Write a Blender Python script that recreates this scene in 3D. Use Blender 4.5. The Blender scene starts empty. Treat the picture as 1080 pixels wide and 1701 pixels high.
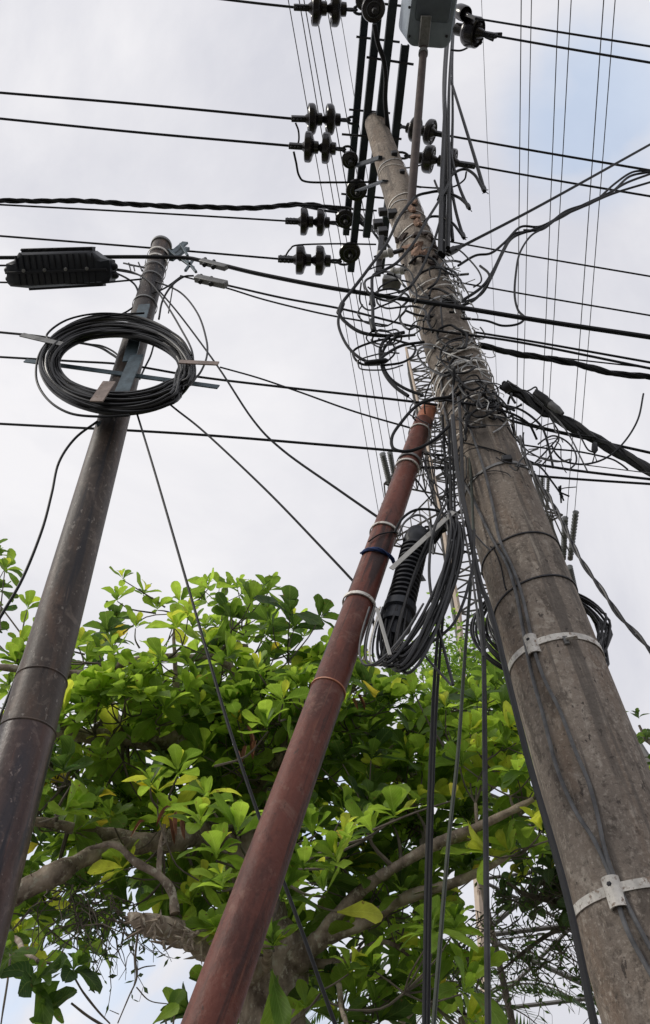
import bpy, math, random
from mathutils import Vector, Matrix, noise
R = math.radians
rnd = random.Random(7)
C = bpy.context.scene
col = C.collection

# ------------------------------------------------------------------ camera
CAMZ = 1.6
FPX = 1250.0
PITCH = R(48.3); ROLL = R(4.63)
R0 = Vector((1, 0, 0)); U0 = Vector((0, -math.sin(PITCH), math.cos(PITCH)))
FW = Vector((0, math.cos(PITCH), math.sin(PITCH)))
RT = R0*math.cos(ROLL) - U0*math.sin(ROLL)
UP = R0*math.sin(ROLL) + U0*math.cos(ROLL)
cam = bpy.data.objects.new('camera', bpy.data.cameras.new('camera'))
col.objects.link(cam)
m = Matrix((RT, UP, -FW)).transposed().to_4x4(); m.translation = Vector((0, 0, CAMZ))
cam.matrix_world = m
cam.data.sensor_fit = 'VERTICAL'; cam.data.sensor_height = 36; cam.data.sensor_width = 36
cam.data.lens = FPX/1701*36
cam.data.clip_start = 0.05; cam.data.clip_end = 5000
C.camera = cam

# ------------------------------------------------------------------ world, sun, exposure
SUN_EL, SUN_AZ = R(40), R(-112)      # azimuth clockwise from +Y: light from the left and behind
w = bpy.data.worlds.new('World'); C.world = w; w.use_nodes = True
nt = w.node_tree; nt.nodes.clear()
def N(t, ty, **kw):
    n = t.nodes.new(ty)
    for k, v in kw.items():
        if k.startswith('i_'):
            n.inputs[int(k[2:])].default_value = v
        else: setattr(n, k, v)
    return n
out = N(nt, 'ShaderNodeOutputWorld'); bg = N(nt, 'ShaderNodeBackground'); bg.inputs[1].default_value = 0.1
sky = N(nt, 'ShaderNodeTexSky'); sky.sky_type = 'NISHITA'; sky.sun_disc = False
sky.sun_elevation = SUN_EL; sky.sun_rotation = SUN_AZ
tc = N(nt, 'ShaderNodeTexCoord')
n1 = N(nt, 'ShaderNodeTexNoise'); n1.inputs['Scale'].default_value = 2.2; n1.inputs['Detail'].default_value = 6; n1.inputs['Roughness'].default_value = .5; n1.inputs['Distortion'].default_value = .35
n2 = N(nt, 'ShaderNodeTexNoise'); n2.inputs['Scale'].default_value = 1.3; n2.inputs['Detail'].default_value = 9; n2.inputs['Roughness'].default_value = .58; n2.inputs['Distortion'].default_value = .5
nt.links.new(tc.outputs['Generated'], n1.inputs['Vector'])
mp = N(nt, 'ShaderNodeMapping'); mp.inputs['Location'].default_value = (3.1, 1.7, .4)
nt.links.new(tc.outputs['Generated'], mp.inputs['Vector']); nt.links.new(mp.outputs[0], n2.inputs['Vector'])
# cloud deck colour (slightly lilac grey to near white)
cr = N(nt, 'ShaderNodeValToRGB')
cr.color_ramp.elements[0].position = .42; cr.color_ramp.elements[0].color = (6.0, 6.05, 6.6, 1)
cr.color_ramp.elements[1].position = .62; cr.color_ramp.elements[1].color = (8.0, 7.9, 8.1, 1)
nt.links.new(n2.outputs['Fac'], cr.inputs[0])
# thin spots of the deck: where the blue shows through
def ray(px, py): return FW + RT*((px-540)/FPX) + UP*((850.5-py)/FPX)
gaps = [((985, 190), .992, .9999, .42), ((250, 1680), .955, .999, .5), ((640, 1330), .975, .999, .35)]
acc = None
for (p, a, b, s) in gaps:
    d = ray(*p).normalized()
    vm = N(nt, 'ShaderNodeVectorMath', operation='DOT_PRODUCT'); vm.inputs[1].default_value = d
    nt.links.new(tc.outputs['Generated'], vm.inputs[0])
    mr = N(nt, 'ShaderNodeMapRange'); mr.inputs[1].default_value = a; mr.inputs[2].default_value = b; mr.inputs[4].default_value = s
    mr.interpolation_type = 'SMOOTHSTEP'
    nt.links.new(vm.outputs['Value'], mr.inputs[0])
    if acc is None: acc = mr.outputs[0]
    else:
        ad = N(nt, 'ShaderNodeMath', operation='ADD'); nt.links.new(acc, ad.inputs[0]); nt.links.new(mr.outputs[0], ad.inputs[1]); acc = ad.outputs[0]
n3 = N(nt, 'ShaderNodeTexNoise'); n3.inputs['Scale'].default_value = 7; n3.inputs['Detail'].default_value = 7; n3.inputs['Distortion'].default_value = .5
nt.links.new(tc.outputs['Generated'], n3.inputs['Vector'])
mr2 = N(nt, 'ShaderNodeMapRange'); mr2.inputs[1].default_value = .38; mr2.inputs[2].default_value = .62; mr2.inputs[4].default_value = 1.2
nt.links.new(n3.outputs['Fac'], mr2.inputs[0])
mu = N(nt, 'ShaderNodeMath', operation='MULTIPLY'); nt.links.new(acc, mu.inputs[0]); nt.links.new(mr2.outputs[0], mu.inputs[1])
mu.use_clamp = True
blu = N(nt, 'ShaderNodeMixRGB', blend_type='MIX'); 
sk2 = N(nt, 'ShaderNodeMixRGB', blend_type='ADD'); sk2.inputs[0].default_value = 1; sk2.inputs[2].default_value = (2.5, 3.6, 5.0, 1)
nt.links.new(sky.outputs[0], sk2.inputs[1])
nt.links.new(mu.outputs[0], blu.inputs[0]); nt.links.new(cr.outputs[0], blu.inputs[1]); nt.links.new(sk2.outputs[0], blu.inputs[2])
nt.links.new(blu.outputs[0], bg.inputs[0]); nt.links.new(bg.outputs[0], out.inputs[0])
sl = bpy.data.lights.new('sun', 'SUN'); sl.energy = 1.5; sl.angle = R(14); sl.color = (1, .95, .86)
so = bpy.data.objects.new('sun', sl); col.objects.link(so)
sd = Vector((math.sin(SUN_AZ)*math.cos(SUN_EL), math.cos(SUN_AZ)*math.cos(SUN_EL), math.sin(SUN_EL)))
so.rotation_euler = sd.to_track_quat('Z', 'Y').to_euler(); so.location = sd*50
C.view_settings.view_transform = 'Standard'; C.view_settings.look = 'None'; C.view_settings.gamma = 1
C.view_settings.exposure = 0.2
C.render.engine = 'CYCLES'

# ------------------------------------------------------------------ pixel -> world helpers (each with its own true distance)
O = Vector((0, 0, CAMZ))
def hd(px, py, H):
    r = ray(px, py); return O + r*(H/math.hypot(r.x, r.y))
def hz(px, py, z):
    r = ray(px, py); return O + r*((z-CAMZ)/r.z)
def hy(px, py, Y, az=90, x0=.67):
    r = ray(px, py); n = Vector((math.cos(R(az)), -math.sin(R(az)), 0))
    return O + r*((n.x*x0 + n.y*Y)/(n.x*r.x + n.y*r.y))
def pxlen(w_, P): return w_*(P-O).dot(FW)/FPX
# the concrete pole and left pole axes
D = 2.0
PB = hd(988, 1300, D); PT = hd(622, 200, D)
def lean(a, b, z): return a + (b-a)*((z-a.z)/(b.z-a.z))
def axis(z): return lean(PB, PT, z)
def rad(z): return .5*(.325-.0160*z)
LB = hd(72, 1120, D); LT = hd(268, 410, D)
def laxis(z): return lean(LB, LT, z)
def lrad(z): return .070 if z > 3.05 else .075
def onpole(px, py, off=.01, ax=axis, rd=rad):
    r = ray(px, py); t = 1.2
    best = None
    for i in range(1200):
        t += .006; P = O + r*t
        a = ax(P.z); dd = math.hypot(P.x-a.x, P.y-a.y) - rd(P.z) - off
        if dd <= 0: return P
        if best is None or dd < best[0]: best = (dd, P)
    return best[1]
def zring(py, px=None):
    # height of a ring on the concrete pole whose near point shows at image row py
    r = ray(PX(py), py); h = D - .12
    return CAMZ + r.z*(h/math.hypot(r.x, r.y))
def PX(py): return 988 + (py-1300)*(988-622)/(1100.)

# ------------------------------------------------------------------ materials
MATS = {}
def mat(name, base, rough=.6, metal=0, spec=.5, var=.25, scale=8, stretch=(1, 1, 1), bump=.0, bscale=60, c2=None, c3=None, t3=.62, build=None):
    if name in MATS: return MATS[name]
    ma = bpy.data.materials.new(name); ma.use_nodes = True; t = ma.node_tree
    b = t.nodes['Principled BSDF']; b.inputs['Roughness'].default_value = rough; b.inputs['Metallic'].default_value = metal
    b.inputs['Specular IOR Level'].default_value = spec
    tc = N(t, 'ShaderNodeTexCoord'); mp = N(t, 'ShaderNodeMapping'); mp.inputs['Scale'].default_value = stretch
    t.links.new(tc.outputs['Object'], mp.inputs['Vector'])
    n = N(t, 'ShaderNodeTexNoise'); n.inputs['Scale'].default_value = scale; n.inputs['Detail'].default_value = 8; n.inputs['Roughness'].default_value = .65
    t.links.new(mp.outputs[0], n.inputs['Vector'])
    r = N(t, 'ShaderNodeValToRGB'); e = r.color_ramp.elements
    lo = tuple(x*(1-var) for x in base); hi = tuple(min(1, x*(1+var)) for x in base)
    if c2: lo = c2
    e[0].position = .35; e[0].color = (*lo, 1); e[1].position = .65; e[1].color = (*hi, 1)
    t.links.new(n.outputs['Fac'], r.inputs[0]); src = r.outputs[0]
    if c3:
        n4 = N(t, 'ShaderNodeTexNoise'); n4.inputs['Scale'].default_value = scale*3.1; n4.inputs['Detail'].default_value = 6; n4.inputs['Roughness'].default_value = .7
        t.links.new(mp.outputs[0], n4.inputs['Vector'])
        mr = N(t, 'ShaderNodeMapRange'); mr.inputs[1].default_value = t3; mr.inputs[2].default_value = t3+.08
        t.links.new(n4.outputs['Fac'], mr.inputs[0])
        mx = N(t, 'ShaderNodeMixRGB'); mx.inputs[2].default_value = (*c3, 1)
        t.links.new(mr.outputs[0], mx.inputs[0]); t.links.new(src, mx.inputs[1]); src = mx.outputs[0]
    t.links.new(src, b.inputs['Base Color'])
    if bump:
        n5 = N(t, 'ShaderNodeTexNoise'); n5.inputs['Scale'].default_value = bscale; n5.inputs['Detail'].default_value = 6
        t.links.new(mp.outputs[0], n5.inputs['Vector'])
        bp = N(t, 'ShaderNodeBump'); bp.inputs['Strength'].default_value = bump; bp.inputs['Distance'].default_value = .01
        t.links.new(n5.outputs['Fac'], bp.inputs['Height']); t.links.new(bp.outputs[0], b.inputs['Normal'])
    MATS[name] = ma; return ma
black = mat('black_rubber', (.012, .0125, .014), .5, spec=.22, var=.3, scale=30)
blackc = mat('black_sheath', (.011, .011, .012), .38, spec=.4, var=.35, scale=40)
greyc = mat('grey_sheath', (.12, .12, .122), .4, spec=.35, var=.45, scale=25)
midc = mat('faded_sheath', (.040, .040, .042), .45, spec=.3, var=.4, scale=25)
greenc = mat('green_sheath', (.035, .045, .03), .5, var=.3, scale=20)
alu = mat('bare_aluminium', (.42, .42, .41), .45, .4, var=.35, scale=50)
white_tie = mat('pale_band', (.70, .67, .61), .5, .1, var=.3, scale=22, c3=(.27, .20, .15), t3=.55)
galv = mat('galvanised_steel', (.22, .22, .215), .55, .3, var=.3, scale=20, c3=(.12, .085, .07), t3=.62)
armst = mat('dark_arm_steel', (.022, .032, .042), .5, .2, var=.3, scale=12)
porc = mat('glazed_porcelain', (.018, .014, .014), .22, var=.4, scale=20)
darkm = mat('dark_hardware', (.028, .028, .031), .55, .2, var=.4, scale=40)
plast = mat('black_plastic', (.012, .015, .021), .5, var=.3, scale=25)
ribpl = mat('ribbed_plastic', (.008, .009, .013), .5, var=.3, scale=25)
blueg = mat('blue_painted_steel', (.085, .12, .14), .5, .2, var=.35, scale=25, c3=(.2, .12, .09), t3=.64)
rustplate = mat('rusted_plate', (.30, .24, .21), .7, .1, var=.3, scale=20, c3=(.20, .12, .08), t3=.58)
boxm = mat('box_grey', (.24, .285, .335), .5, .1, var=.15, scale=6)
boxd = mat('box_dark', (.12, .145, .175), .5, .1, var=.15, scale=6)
brownp = mat('brown_steel', (.06, .042, .036), .75, 0, var=.3, scale=14)
bluet = mat('blue_cord', (.02, .05, .16), .7, var=.3, scale=30)
rustc = mat('rust_debris', (.27, .165, .115), .9, var=.5, scale=20, bump=.6)
jag = mat('dark_crust', (.05, .035, .03), .9, var=.5, scale=20, bump=.6)
towerm = mat('tower_steel', (.14, .135, .13), .6, .2, var=.2, scale=.6)
towerl = mat('tower_leg_tan', (.50, .40, .31), .6, 0, var=.2, scale=1.5, c3=(.25, .16, .1), t3=.62)  # paler tan than the rest of the tower, on one leg only
glassi = mat('tower_insulator', (.16, .17, .17), .4, var=.2, scale=5)
bark = mat('bark', (.30, .245, .195), .95, spec=.2, var=.45, scale=8, bump=1., bscale=22, c2=(.10, .075, .06), c3=(.42, .38, .31), t3=.54, stretch=(1, 1, .7))
barkd = mat('twig_bark', (.12, .10, .08), .9, var=.45, scale=9, c2=(.06, .05, .04))
deadw = mat('dead_leaf', (.24, .11, .055), .8, var=.4, scale=12)
whitec = mat('white_fitting', (.45, .44, .41), .45, var=.12, scale=12, c3=(.3, .28, .25), t3=.64)

def concrete(name, A, B, spots, warm, rough=.85, sc=1.0, bumpk=.5, vs=.35, rot=(0, 0, 0), streak=None):
    ma = bpy.data.materials.new(name); ma.use_nodes = True; t = ma.node_tree
    b = t.nodes['Principled BSDF']; b.inputs['Roughness'].default_value = rough; b.inputs['Specular IOR Level'].default_value = .3
    tc0 = N(t, 'ShaderNodeTexCoord'); tc = N(t, 'ShaderNodeMapping'); tc.inputs['Rotation'].default_value = rot; t.links.new(tc0.outputs['Object'], tc.inputs['Vector'])
    def noi(scale, st, det=8, rg=.65, dist=0):
        mp = N(t, 'ShaderNodeMapping'); mp.inputs['Scale'].default_value = st; t.links.new(tc.outputs[0], mp.inputs['Vector'])
        n = N(t, 'ShaderNodeTexNoise'); n.inputs['Scale'].default_value = scale; n.inputs['Detail'].default_value = det; n.inputs['Roughness'].default_value = rg; n.inputs['Distortion'].default_value = dist
        t.links.new(mp.outputs[0], n.inputs['Vector']); return n.outputs['Fac']
    def rng(s, a, c, lo=0, hi=1):
        r = N(t, 'ShaderNodeMapRange'); r.inputs[1].default_value = a; r.inputs[2].default_value = c; r.inputs[3].default_value = lo; r.inputs[4].default_value = hi
        t.links.new(s, r.inputs[0]); return r.outputs[0]
    def mix(f, a, c, ty='MIX'):
        x = N(t, 'ShaderNodeMixRGB', blend_type=ty)
        if isinstance(f, float): x.inputs[0].default_value = f
        else: t.links.new(f, x.inputs[0])
        for i, v in ((1, a), (2, c)):
            if isinstance(v, tuple): x.inputs[i].default_value = (*v, 1)
            else: t.links.new(v, x.inputs[i])
        return x.outputs[0]
    c = mix(rng(noi(5*sc, (1, 1, vs)), .36, .64), A, B)
    c = mix(rng(noi(9*sc, (1, 1, .22), dist=.4), .50, .66), c, warm)
    c = mix(rng(noi(16*sc, (1, 1, .8), dist=.8), .56, .66, 0, .6), c, spots)
    c = mix(rng(noi(38*sc, (1, 1, .8)), .58, .68, 0, .7), c, spots)
    c = mix(rng(noi(12*sc, (1.3, 1.3, .5), dist=.6), .46, .36, 0, .75), c, tuple(x*.5 for x in A))
    c = mix(rng(noi(95*sc, (1, 1, 1), 4), .54, .68, 0, .55 if bumpk > .6 else .14), c, spots)
    c = mix(rng(noi(60*sc, (1, 1, 1), 5), .44, .34, 0, .65 if bumpk > .6 else .3), c, tuple(x*.45 for x in A))
    c = mix(rng(noi(3.5*sc, (1.5, 1.5, .12)), .55, .68, 0, .6), c, tuple(x*.62 for x in A))
    if streak:
        c = mix(rng(noi(22, (1, 1, .045), 5, .6, .3), .54, .60, 0, .85), c, streak[0])
        c = mix(rng(noi(30, (1.2, 1.2, .09), 6, .7, .6), .60, .66, 0, .8), c, streak[1])
        c = mix(rng(noi(55, (1, 1, .5), 5), .63, .66, 0, .9), c, streak[2])
    t.links.new(c, b.inputs['Base Color'])
    bp = N(t, 'ShaderNodeBump'); bp.inputs['Strength'].default_value = bumpk; bp.inputs['Distance'].default_value = .006
    t.links.new(noi(60*sc, (1, 1, 1)), bp.inputs['Height']); t.links.new(bp.outputs[0], b.inputs['Normal'])
    return ma
RA = hd(712, 680, 2.0); RB = hd(419, 1500, 1.46)
red_rot = (RB-RA).normalized().rotation_difference(Vector((0, 0, -1))).to_euler()
lean_rot = (LT-LB).normalized().rotation_difference(Vector((0, 0, 1))).to_euler()
pole_rot = (PT-PB).normalized().rotation_difference(Vector((0, 0, 1))).to_euler()
m_conc = concrete('weathered_concrete', (.205, .172, .143), (.315, .265, .218), (.52, .46, .39), (.24, .18, .135), rot=pole_rot, bumpk=.9, streak=((.150, .130, .112), (.36, .32, .27), (.075, .063, .055)))
m_left = concrete('brown_pole_paint', (.042, .034, .030), (.092, .069, .055), (.20, .16, .13), (.13, .080, .055), rough=.48, bumpk=.25, vs=.25, rot=lean_rot, streak=((.028, .027, .03), (.13, .095, .075), (.24, .21, .18)))
m_left2 = concrete('red_brown_pole_paint', (.060, .043, .040), (.115, .070, .060), (.20, .15, .13), (.05, .045, .052), rough=.35, bumpk=.2, vs=.2, rot=lean_rot, streak=((.022, .024, .032), (.14, .07, .055), (.25, .2, .18)))
m_red = concrete('oxide_red_paint', (.105, .031, .021), (.175, .052, .033), (.21, .11, .08), (.065, .024, .018), rough=.5, bumpk=.45, vs=.18, rot=red_rot, streak=((.024, .013, .012), (.20, .075, .045), (.07, .03, .022)))
m_redtop = concrete('orange_red_paint', (.42, .16, .09), (.55, .22, .12), (.5, .34, .27), (.30, .10, .06), rough=.6, bumpk=.2)

# ------------------------------------------------------------------ mesh helpers
class MB:
    def __init__(s): s.v = []; s.f = []
    def tube(s, pts, r, n=8, cap=True):
        pts = [Vector(p) for p in pts]; k = len(pts)
        rr = r if isinstance(r, (list, tuple)) else [r]*k
        T = [(pts[min(i+1, k-1)]-pts[max(i-1, 0)]).normalized() for i in range(k)]
        a = Vector((0, 0, 1)) if abs(T[0].z) < .9 else Vector((1, 0, 0))
        nrm = T[0].cross(a).normalized(); b0 = len(s.v)
        for i in range(k):
            nrm = nrm - T[i]*nrm.dot(T[i]); nrm.normalize(); bi = T[i].cross(nrm)
            for j in range(n):
                an = 2*math.pi*j/n
                s.v.append(pts[i] + (nrm*math.cos(an)+bi*math.sin(an))*rr[i])
        for i in range(k-1):
            for j in range(n):
                s.f.append((b0+i*n+j, b0+i*n+(j+1) % n, b0+(i+1)*n+(j+1) % n, b0+(i+1)*n+j))
        if cap:
            s.f.append(tuple(b0+j for j in reversed(range(n)))); s.f.append(tuple(b0+(k-1)*n+j for j in range(n)))
    def lathe(s, p0, p1, prof, n=20):   # prof: (t along metres from p0, radius)
        d = (p1-p0).normalized(); a = Vector((0, 0, 1)) if abs(d.z) < .9 else Vector((1, 0, 0))
        u = d.cross(a).normalized(); v = d.cross(u); b0 = len(s.v)
        for (t, r) in prof:
            for j in range(n):
                an = 2*math.pi*j/n; s.v.append(p0 + d*t + (u*math.cos(an)+v*math.sin(an))*max(r, 1e-4))
        for i in range(len(prof)-1):
            for j in range(n):
                s.f.append((b0+i*n+j, b0+i*n+(j+1) % n, b0+(i+1)*n+(j+1) % n, b0+(i+1)*n+j))
        s.f.append(tuple(b0+j for j in reversed(range(n)))); s.f.append(tuple(b0+(len(prof)-1)*n+j for j in range(n)))
    def box(s, c, ax, ay, az):   # centre and three half-vectors, chamfered edges
        b0 = len(s.v); c = Vector(c)
        k = min(ax.length, ay.length, az.length)*.18
        X, Y, Z = ax.normalized(), ay.normalized(), az.normalized()
        idx = {}
        for sx in (-1, 1):
            for sy in (-1, 1):
                for sz in (-1, 1):
                    P = c + ax*sx + ay*sy + az*sz
                    for d, off in enumerate((-(Y*sy+Z*sz)*k, -(X*sx+Z*sz)*k, -(X*sx+Y*sy)*k)):
                        idx[(sx, sy, sz, d)] = len(s.v); s.v.append(P+off)
        F = s.f
        for sg in (-1, 1):
            q = [(-1, -1), (1, -1), (1, 1), (-1, 1)]
            F.append(tuple(idx[(sg, a, b, 0)] for a, b in (q if sg > 0 else q[::-1])))
            F.append(tuple(idx[(a, sg, b, 1)] for a, b in (q[::-1] if sg > 0 else q)))
            F.append(tuple(idx[(a, b, sg, 2)] for a, b in (q if sg > 0 else q[::-1])))
        for a in (-1, 1):
            for b in (-1, 1):
                F.append((idx[(a, b, -1, 0)], idx[(a, b, 1, 0)], idx[(a, b, 1, 1)], idx[(a, b, -1, 1)]))
                F.append((idx[(a, -1, b, 0)], idx[(a, 1, b, 0)], idx[(a, 1, b, 2)], idx[(a, -1, b, 2)]))
                F.append((idx[(-1, a, b, 1)], idx[(1, a, b, 1)], idx[(1, a, b, 2)], idx[(-1, a, b, 2)]))
        for a in (-1, 1):
            for b in (-1, 1):
                for d in (-1, 1):
                    F.append((idx[(a, b, d, 0)], idx[(a, b, d, 1)], idx[(a, b, d, 2)]))
    def bar(s, p0, p1, w_, h_, up=Vector((0, 0, 1))):
        d = p1-p0; X = d.normalized(); Y = up.cross(X)
        if Y.length < .05: Y = Vector((1, 0, 0)).cross(X)
        Y.normalize(); Z = X.cross(Y)
        s.box((p0+p1)/2, d/2, Y*w_/2, Z*h_/2)
    def build(s, name, ma, parent=None, smooth=True):
        me = bpy.data.meshes.new(name); me.from_pydata([tuple(v) for v in s.v], [], s.f); me.update()
        o = bpy.data.objects.new(name, me); me.materials.append(ma); col.objects.link(o)
        if smooth:
            for p in me.polygons: p.use_smooth = True
            try: me.set_sharp_from_angle(angle=R(38))
            except Exception: pass
        if parent is not None:
            o.parent = parent
            q = parent; off_ = Vector((0, 0, 0))
            while q is not None: off_ += q.location; q = q.parent
            if off_.length > 0:
                for v in me.vertices: v.co = v.co - off_
        return o
def tag(o, label=None, cat=None, group=None, kind=None):
    if label: o['label'] = label
    if cat: o['category'] = cat
    if group: o['group'] = group
    if kind: o['kind'] = kind
    return o
def thing(name, loc, label, cat, group=None):
    o = bpy.data.objects.new(name, None); o.empty_display_size = .1; o.location = loc; col.objects.link(o)
    return tag(o, label, cat, group)
def smoothpts(P, k=7):
    if len(P) < 3: return P
    Q = [P[0]*2-P[1]] + P + [P[-1]*2-P[-2]]; o = []
    for i in range(1, len(Q)-2):
        a, b, c, d = Q[i-1:i+3]
        # centripetal-like: scale tangents by chord
        for j in range(k):
            t = j/k
            o.append(.5*((2*b)+(c-a)*t+(2*a-5*b+4*c-d)*t*t+(-a+3*b-3*c+d)*t**3))
    o.append(P[-1]); return o
def twisted(mb, path, strands, R_, r, pitch, n=6, ph=0.):
    # resample
    L = [0]
    for i in range(1, len(path)): L.append(L[-1]+(path[i]-path[i-1]).length)
    tot = L[-1]; step = pitch/9.; cnt = min(400, max(8, int(tot/step))); pts = []; j = 0
    for i in range(cnt+1):
        s_ = tot*i/cnt
        while j < len(L)-2 and L[j+1] < s_: j += 1
        pts.append((path[j].lerp(path[j+1], (s_-L[j])/max(1e-9, L[j+1]-L[j])), s_))
    for k in range(strands):
        q = []
        for i, (p, s_) in enumerate(pts):
            T = (pts[min(i+1, cnt)][0]-pts[max(i-1, 0)][0]).normalized()
            a = Vector((0, 0, 1)) if abs(T.z) < .85 else Vector((0, 1, 0))
            u = T.cross(a).normalized(); v = T.cross(u)
            an = 2*math.pi*(s_/pitch + k/strands) + ph + .5*math.sin(s_*2.3+k)
            rr = R_*(1+.25*math.sin(s_*5.1+k*2))
            q.append(p + (u*math.cos(an)+v*math.sin(an))*rr)
        mb.tube(q, r, n)
def W(label, pts, w=3, Y=1.85, az=90, ma=None, ext=(0, 0), name='cable', cat='cable', group=None, place=None, tw=None, k=7, wob=0.0):
    P = []
    for p in pts:
        if place: P.append(place(p))
        else:
            yy = Y + (p[2] if len(p) > 2 else 0); P.append(hy(p[0], p[1], yy, az))
    if wob:
        P = [q + Vector((rnd.uniform(-1, 1), rnd.uniform(-1, 1), rnd.uniform(-1, 1)))*wob for q in P]
    if len(P) == 2 and (P[0]-P[1]).length > .6:     # a slight sag
        a, b = P; s_ = .0022*(b-a).length
        P = [a, a.lerp(b, .33)-Vector((0, 0, s_)), a.lerp(b, .66)-Vector((0, 0, s_)), b]
    wm = sum(pxlen(w, p) for p in P)/len(P)
    S = smoothpts(P, k)
    if ext[0]: S = [S[0]+(S[0]-S[1]).normalized()*ext[0]-Vector((0, 0, .0))] + S
    if ext[1]: S = S + [S[-1]+(S[-1]-S[-2]).normalized()*ext[1]]
    mb = MB()
    if tw: twisted(mb, S, tw, wm*.27, wm*.25, wm*10)
    else: mb.tube(S, wm/2, 8)
    o = mb.build(name, ma or black)
    return tag(o, label, cat, group)

# ------------------------------------------------------------------ ground (below the frame; the poles stand on it)
def ground():
    ma = mat('ground_earth', (.16, .135, .10), .95, var=.35, scale=.8, bump=.5, bscale=20, c3=(.07, .10, .04), t3=.5)
    mb = MB(); mb.v = [Vector((-900, -900, 0)), Vector((900, -900, 0)), Vector((900, 900, 0)), Vector((-900, 900, 0))]; mb.f = [(0, 1, 2, 3)]
    tag(mb.build('ground', ma, smooth=False), kind='structure')
    ma = mat('pavement_concrete', (.30, .29, .27), .9, var=.2, scale=3, bump=.3)
    mb = MB(); X, Y_, Z = Vector((40, 0, 0)), Vector((0, 1.3, 0)), Vector((0, 0, .06)); mb.box(Vector((0, 2.4, .061)), X, Y_, Z)
    tag(mb.build('pavement', ma), kind='structure')
    ma = mat('road_asphalt', (.05, .05, .052), .9, var=.25, scale=6, bump=.4)
    mb = MB(); mb.v = [Vector((-400, -7, .004)), Vector((400, -7, .004)), Vector((400, 1.08, .004)), Vector((-400, 1.08, .004))]; mb.f = [(0, 1, 2, 3)]
    tag(mb.build('road', ma, smooth=False), kind='structure')
ground()

# ------------------------------------------------------------------ concrete pole
def ring(mb, z, rx, thick, ax=axis, rd=rad, tilt=(0, 0), off=.002, n=40, flat=True, a0=0, a1=360, wob=0):
    c = ax(z); r0 = rd(z)+off; pts = []
    k = max(6, int(n*(a1-a0)/360))
    for i in range(k+1):
        an = R(a0+(a1-a0)*i/k)
        z_ = z + tilt[0]*math.cos(an) + tilt[1]*math.sin(an) + (math.sin(an*3+z*9)*wob)
        cc = ax(z_); pts.append((Vector((cc.x, cc.y, z_)), Vector((math.cos(an), math.sin(an), 0)), rd(z_)+off))
    if not flat:
        mb.tube([p+d*(r_+thick/2) for p, d, r_ in pts], thick/2, 6); return
    b0 = len(mb.v)
    for p, d, r_ in pts:
        up = Vector((0, 0, rx/2))
        mb.v += [p+d*r_-up, p+d*(r_+thick)-up, p+d*(r_+thick)+up, p+d*r_+up]
    for i in range(k):
        for j in range(4):
            mb.f.append((b0+i*4+j, b0+(i+1)*4+j, b0+(i+1)*4+(j+1) % 4, b0+i*4+(j+1) % 4))
base = axis(0)
cp = thing('utility_pole', Vector((base.x, base.y, 0)), 'tall weathered concrete power pole on the right, carrying the steel crossarms', 'utility pole')
mb = MB(); zt = PT.z-.10; k = 60
P = [axis(zt*i/k) for i in range(k+1)]
mb.tube(P, [rad(p.z)+(.002*noise.noise(Vector((0, 0, p.z*1.3)))) for p in P], 48); mb.build('shaft', m_conc, cp)
# shutter seams cast into the shaft, steel straps, tie wires
for (py, rx, th, ma, nm, tl, off) in (
    (895, .005, .004, darkm, 'seam_wire', (.012, 0), .001), (968, .005, .004, darkm, 'seam_wire', (.02, 0), .001),
    (778, .012, .003, galv, 'strap', (.03, .0), .002),
    (1068, .021, .0025, white_tie, 'steel_band', (0, 0), .002), (1478, .021, .0025, white_tie, 'steel_band', (0, 0), .002)):
    mb = MB(); z = zring(py); ring(mb, z, rx, th, tilt=tl, off=off, n=56)
    b = mb.build(nm, ma, cp)
    if nm == 'steel_band':
        # cable clamp riveted on the band
        cx = (882, 1018)[py > 1200]
        p = onpole(cx, py+2, .012); a = axis(p.z); nrm = Vector((p.x-a.x, p.y-a.y, 0)).normalized(); tg = Vector((0, 0, 1)).cross(nrm)
        mm = MB(); q = []
        for i in range(13):       # folded saddle
            an = math.pi*i/12; q.append((math.cos(an)*.020, math.sin(an)*.022))
        b0 = len(mm.v)
        for (u, v) in q:
            for zz, s_ in ((-.034, 1), (.030, 1), (.030, .80), (-.034, .80)):
                mm.v.append(p - nrm*.01 + tg*u*s_ + nrm*v*s_ + Vector((0, 0, zz)))
        for i in range(12):
            for j in range(4): mm.f.append((b0+i*4+j, b0+(i+1)*4+j, b0+(i+1)*4+(j+1) % 4, b0+i*4+(j+1) % 4))
        cl = mm.build('cable_clamp', white_tie, b)
        mm = MB(); h = p + nrm*.0115 + Vector((0, 0, .012)); mm.lathe(h-nrm*.004, h+nrm*.01, [(0, .006), (.004, .006), (.006, .0035)], 6); mm.build('bolt', darkm, cl)
        if py < 1200:
            mm = MB(); p2 = onpole(940, 1064, .004); a = axis(p2.z); nr = Vector((p2.x-a.x, p2.y-a.y, 0)).normalized(); mm.box(p2, Vector((0, 0, 1)).cross(nr)*.007, nr*.005, Vector((0, 0, .014))); mm.build('buckle', galv, b); mm = MB(); q = p2+nr*.006; tgv = Vector((0, 0, 1)).cross(nr); mm.bar(q, q+tgv*.03+nr*.012-Vector((0, 0, .004)), .018, .002); mm.build('band_tail', white_tie, b)
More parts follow.
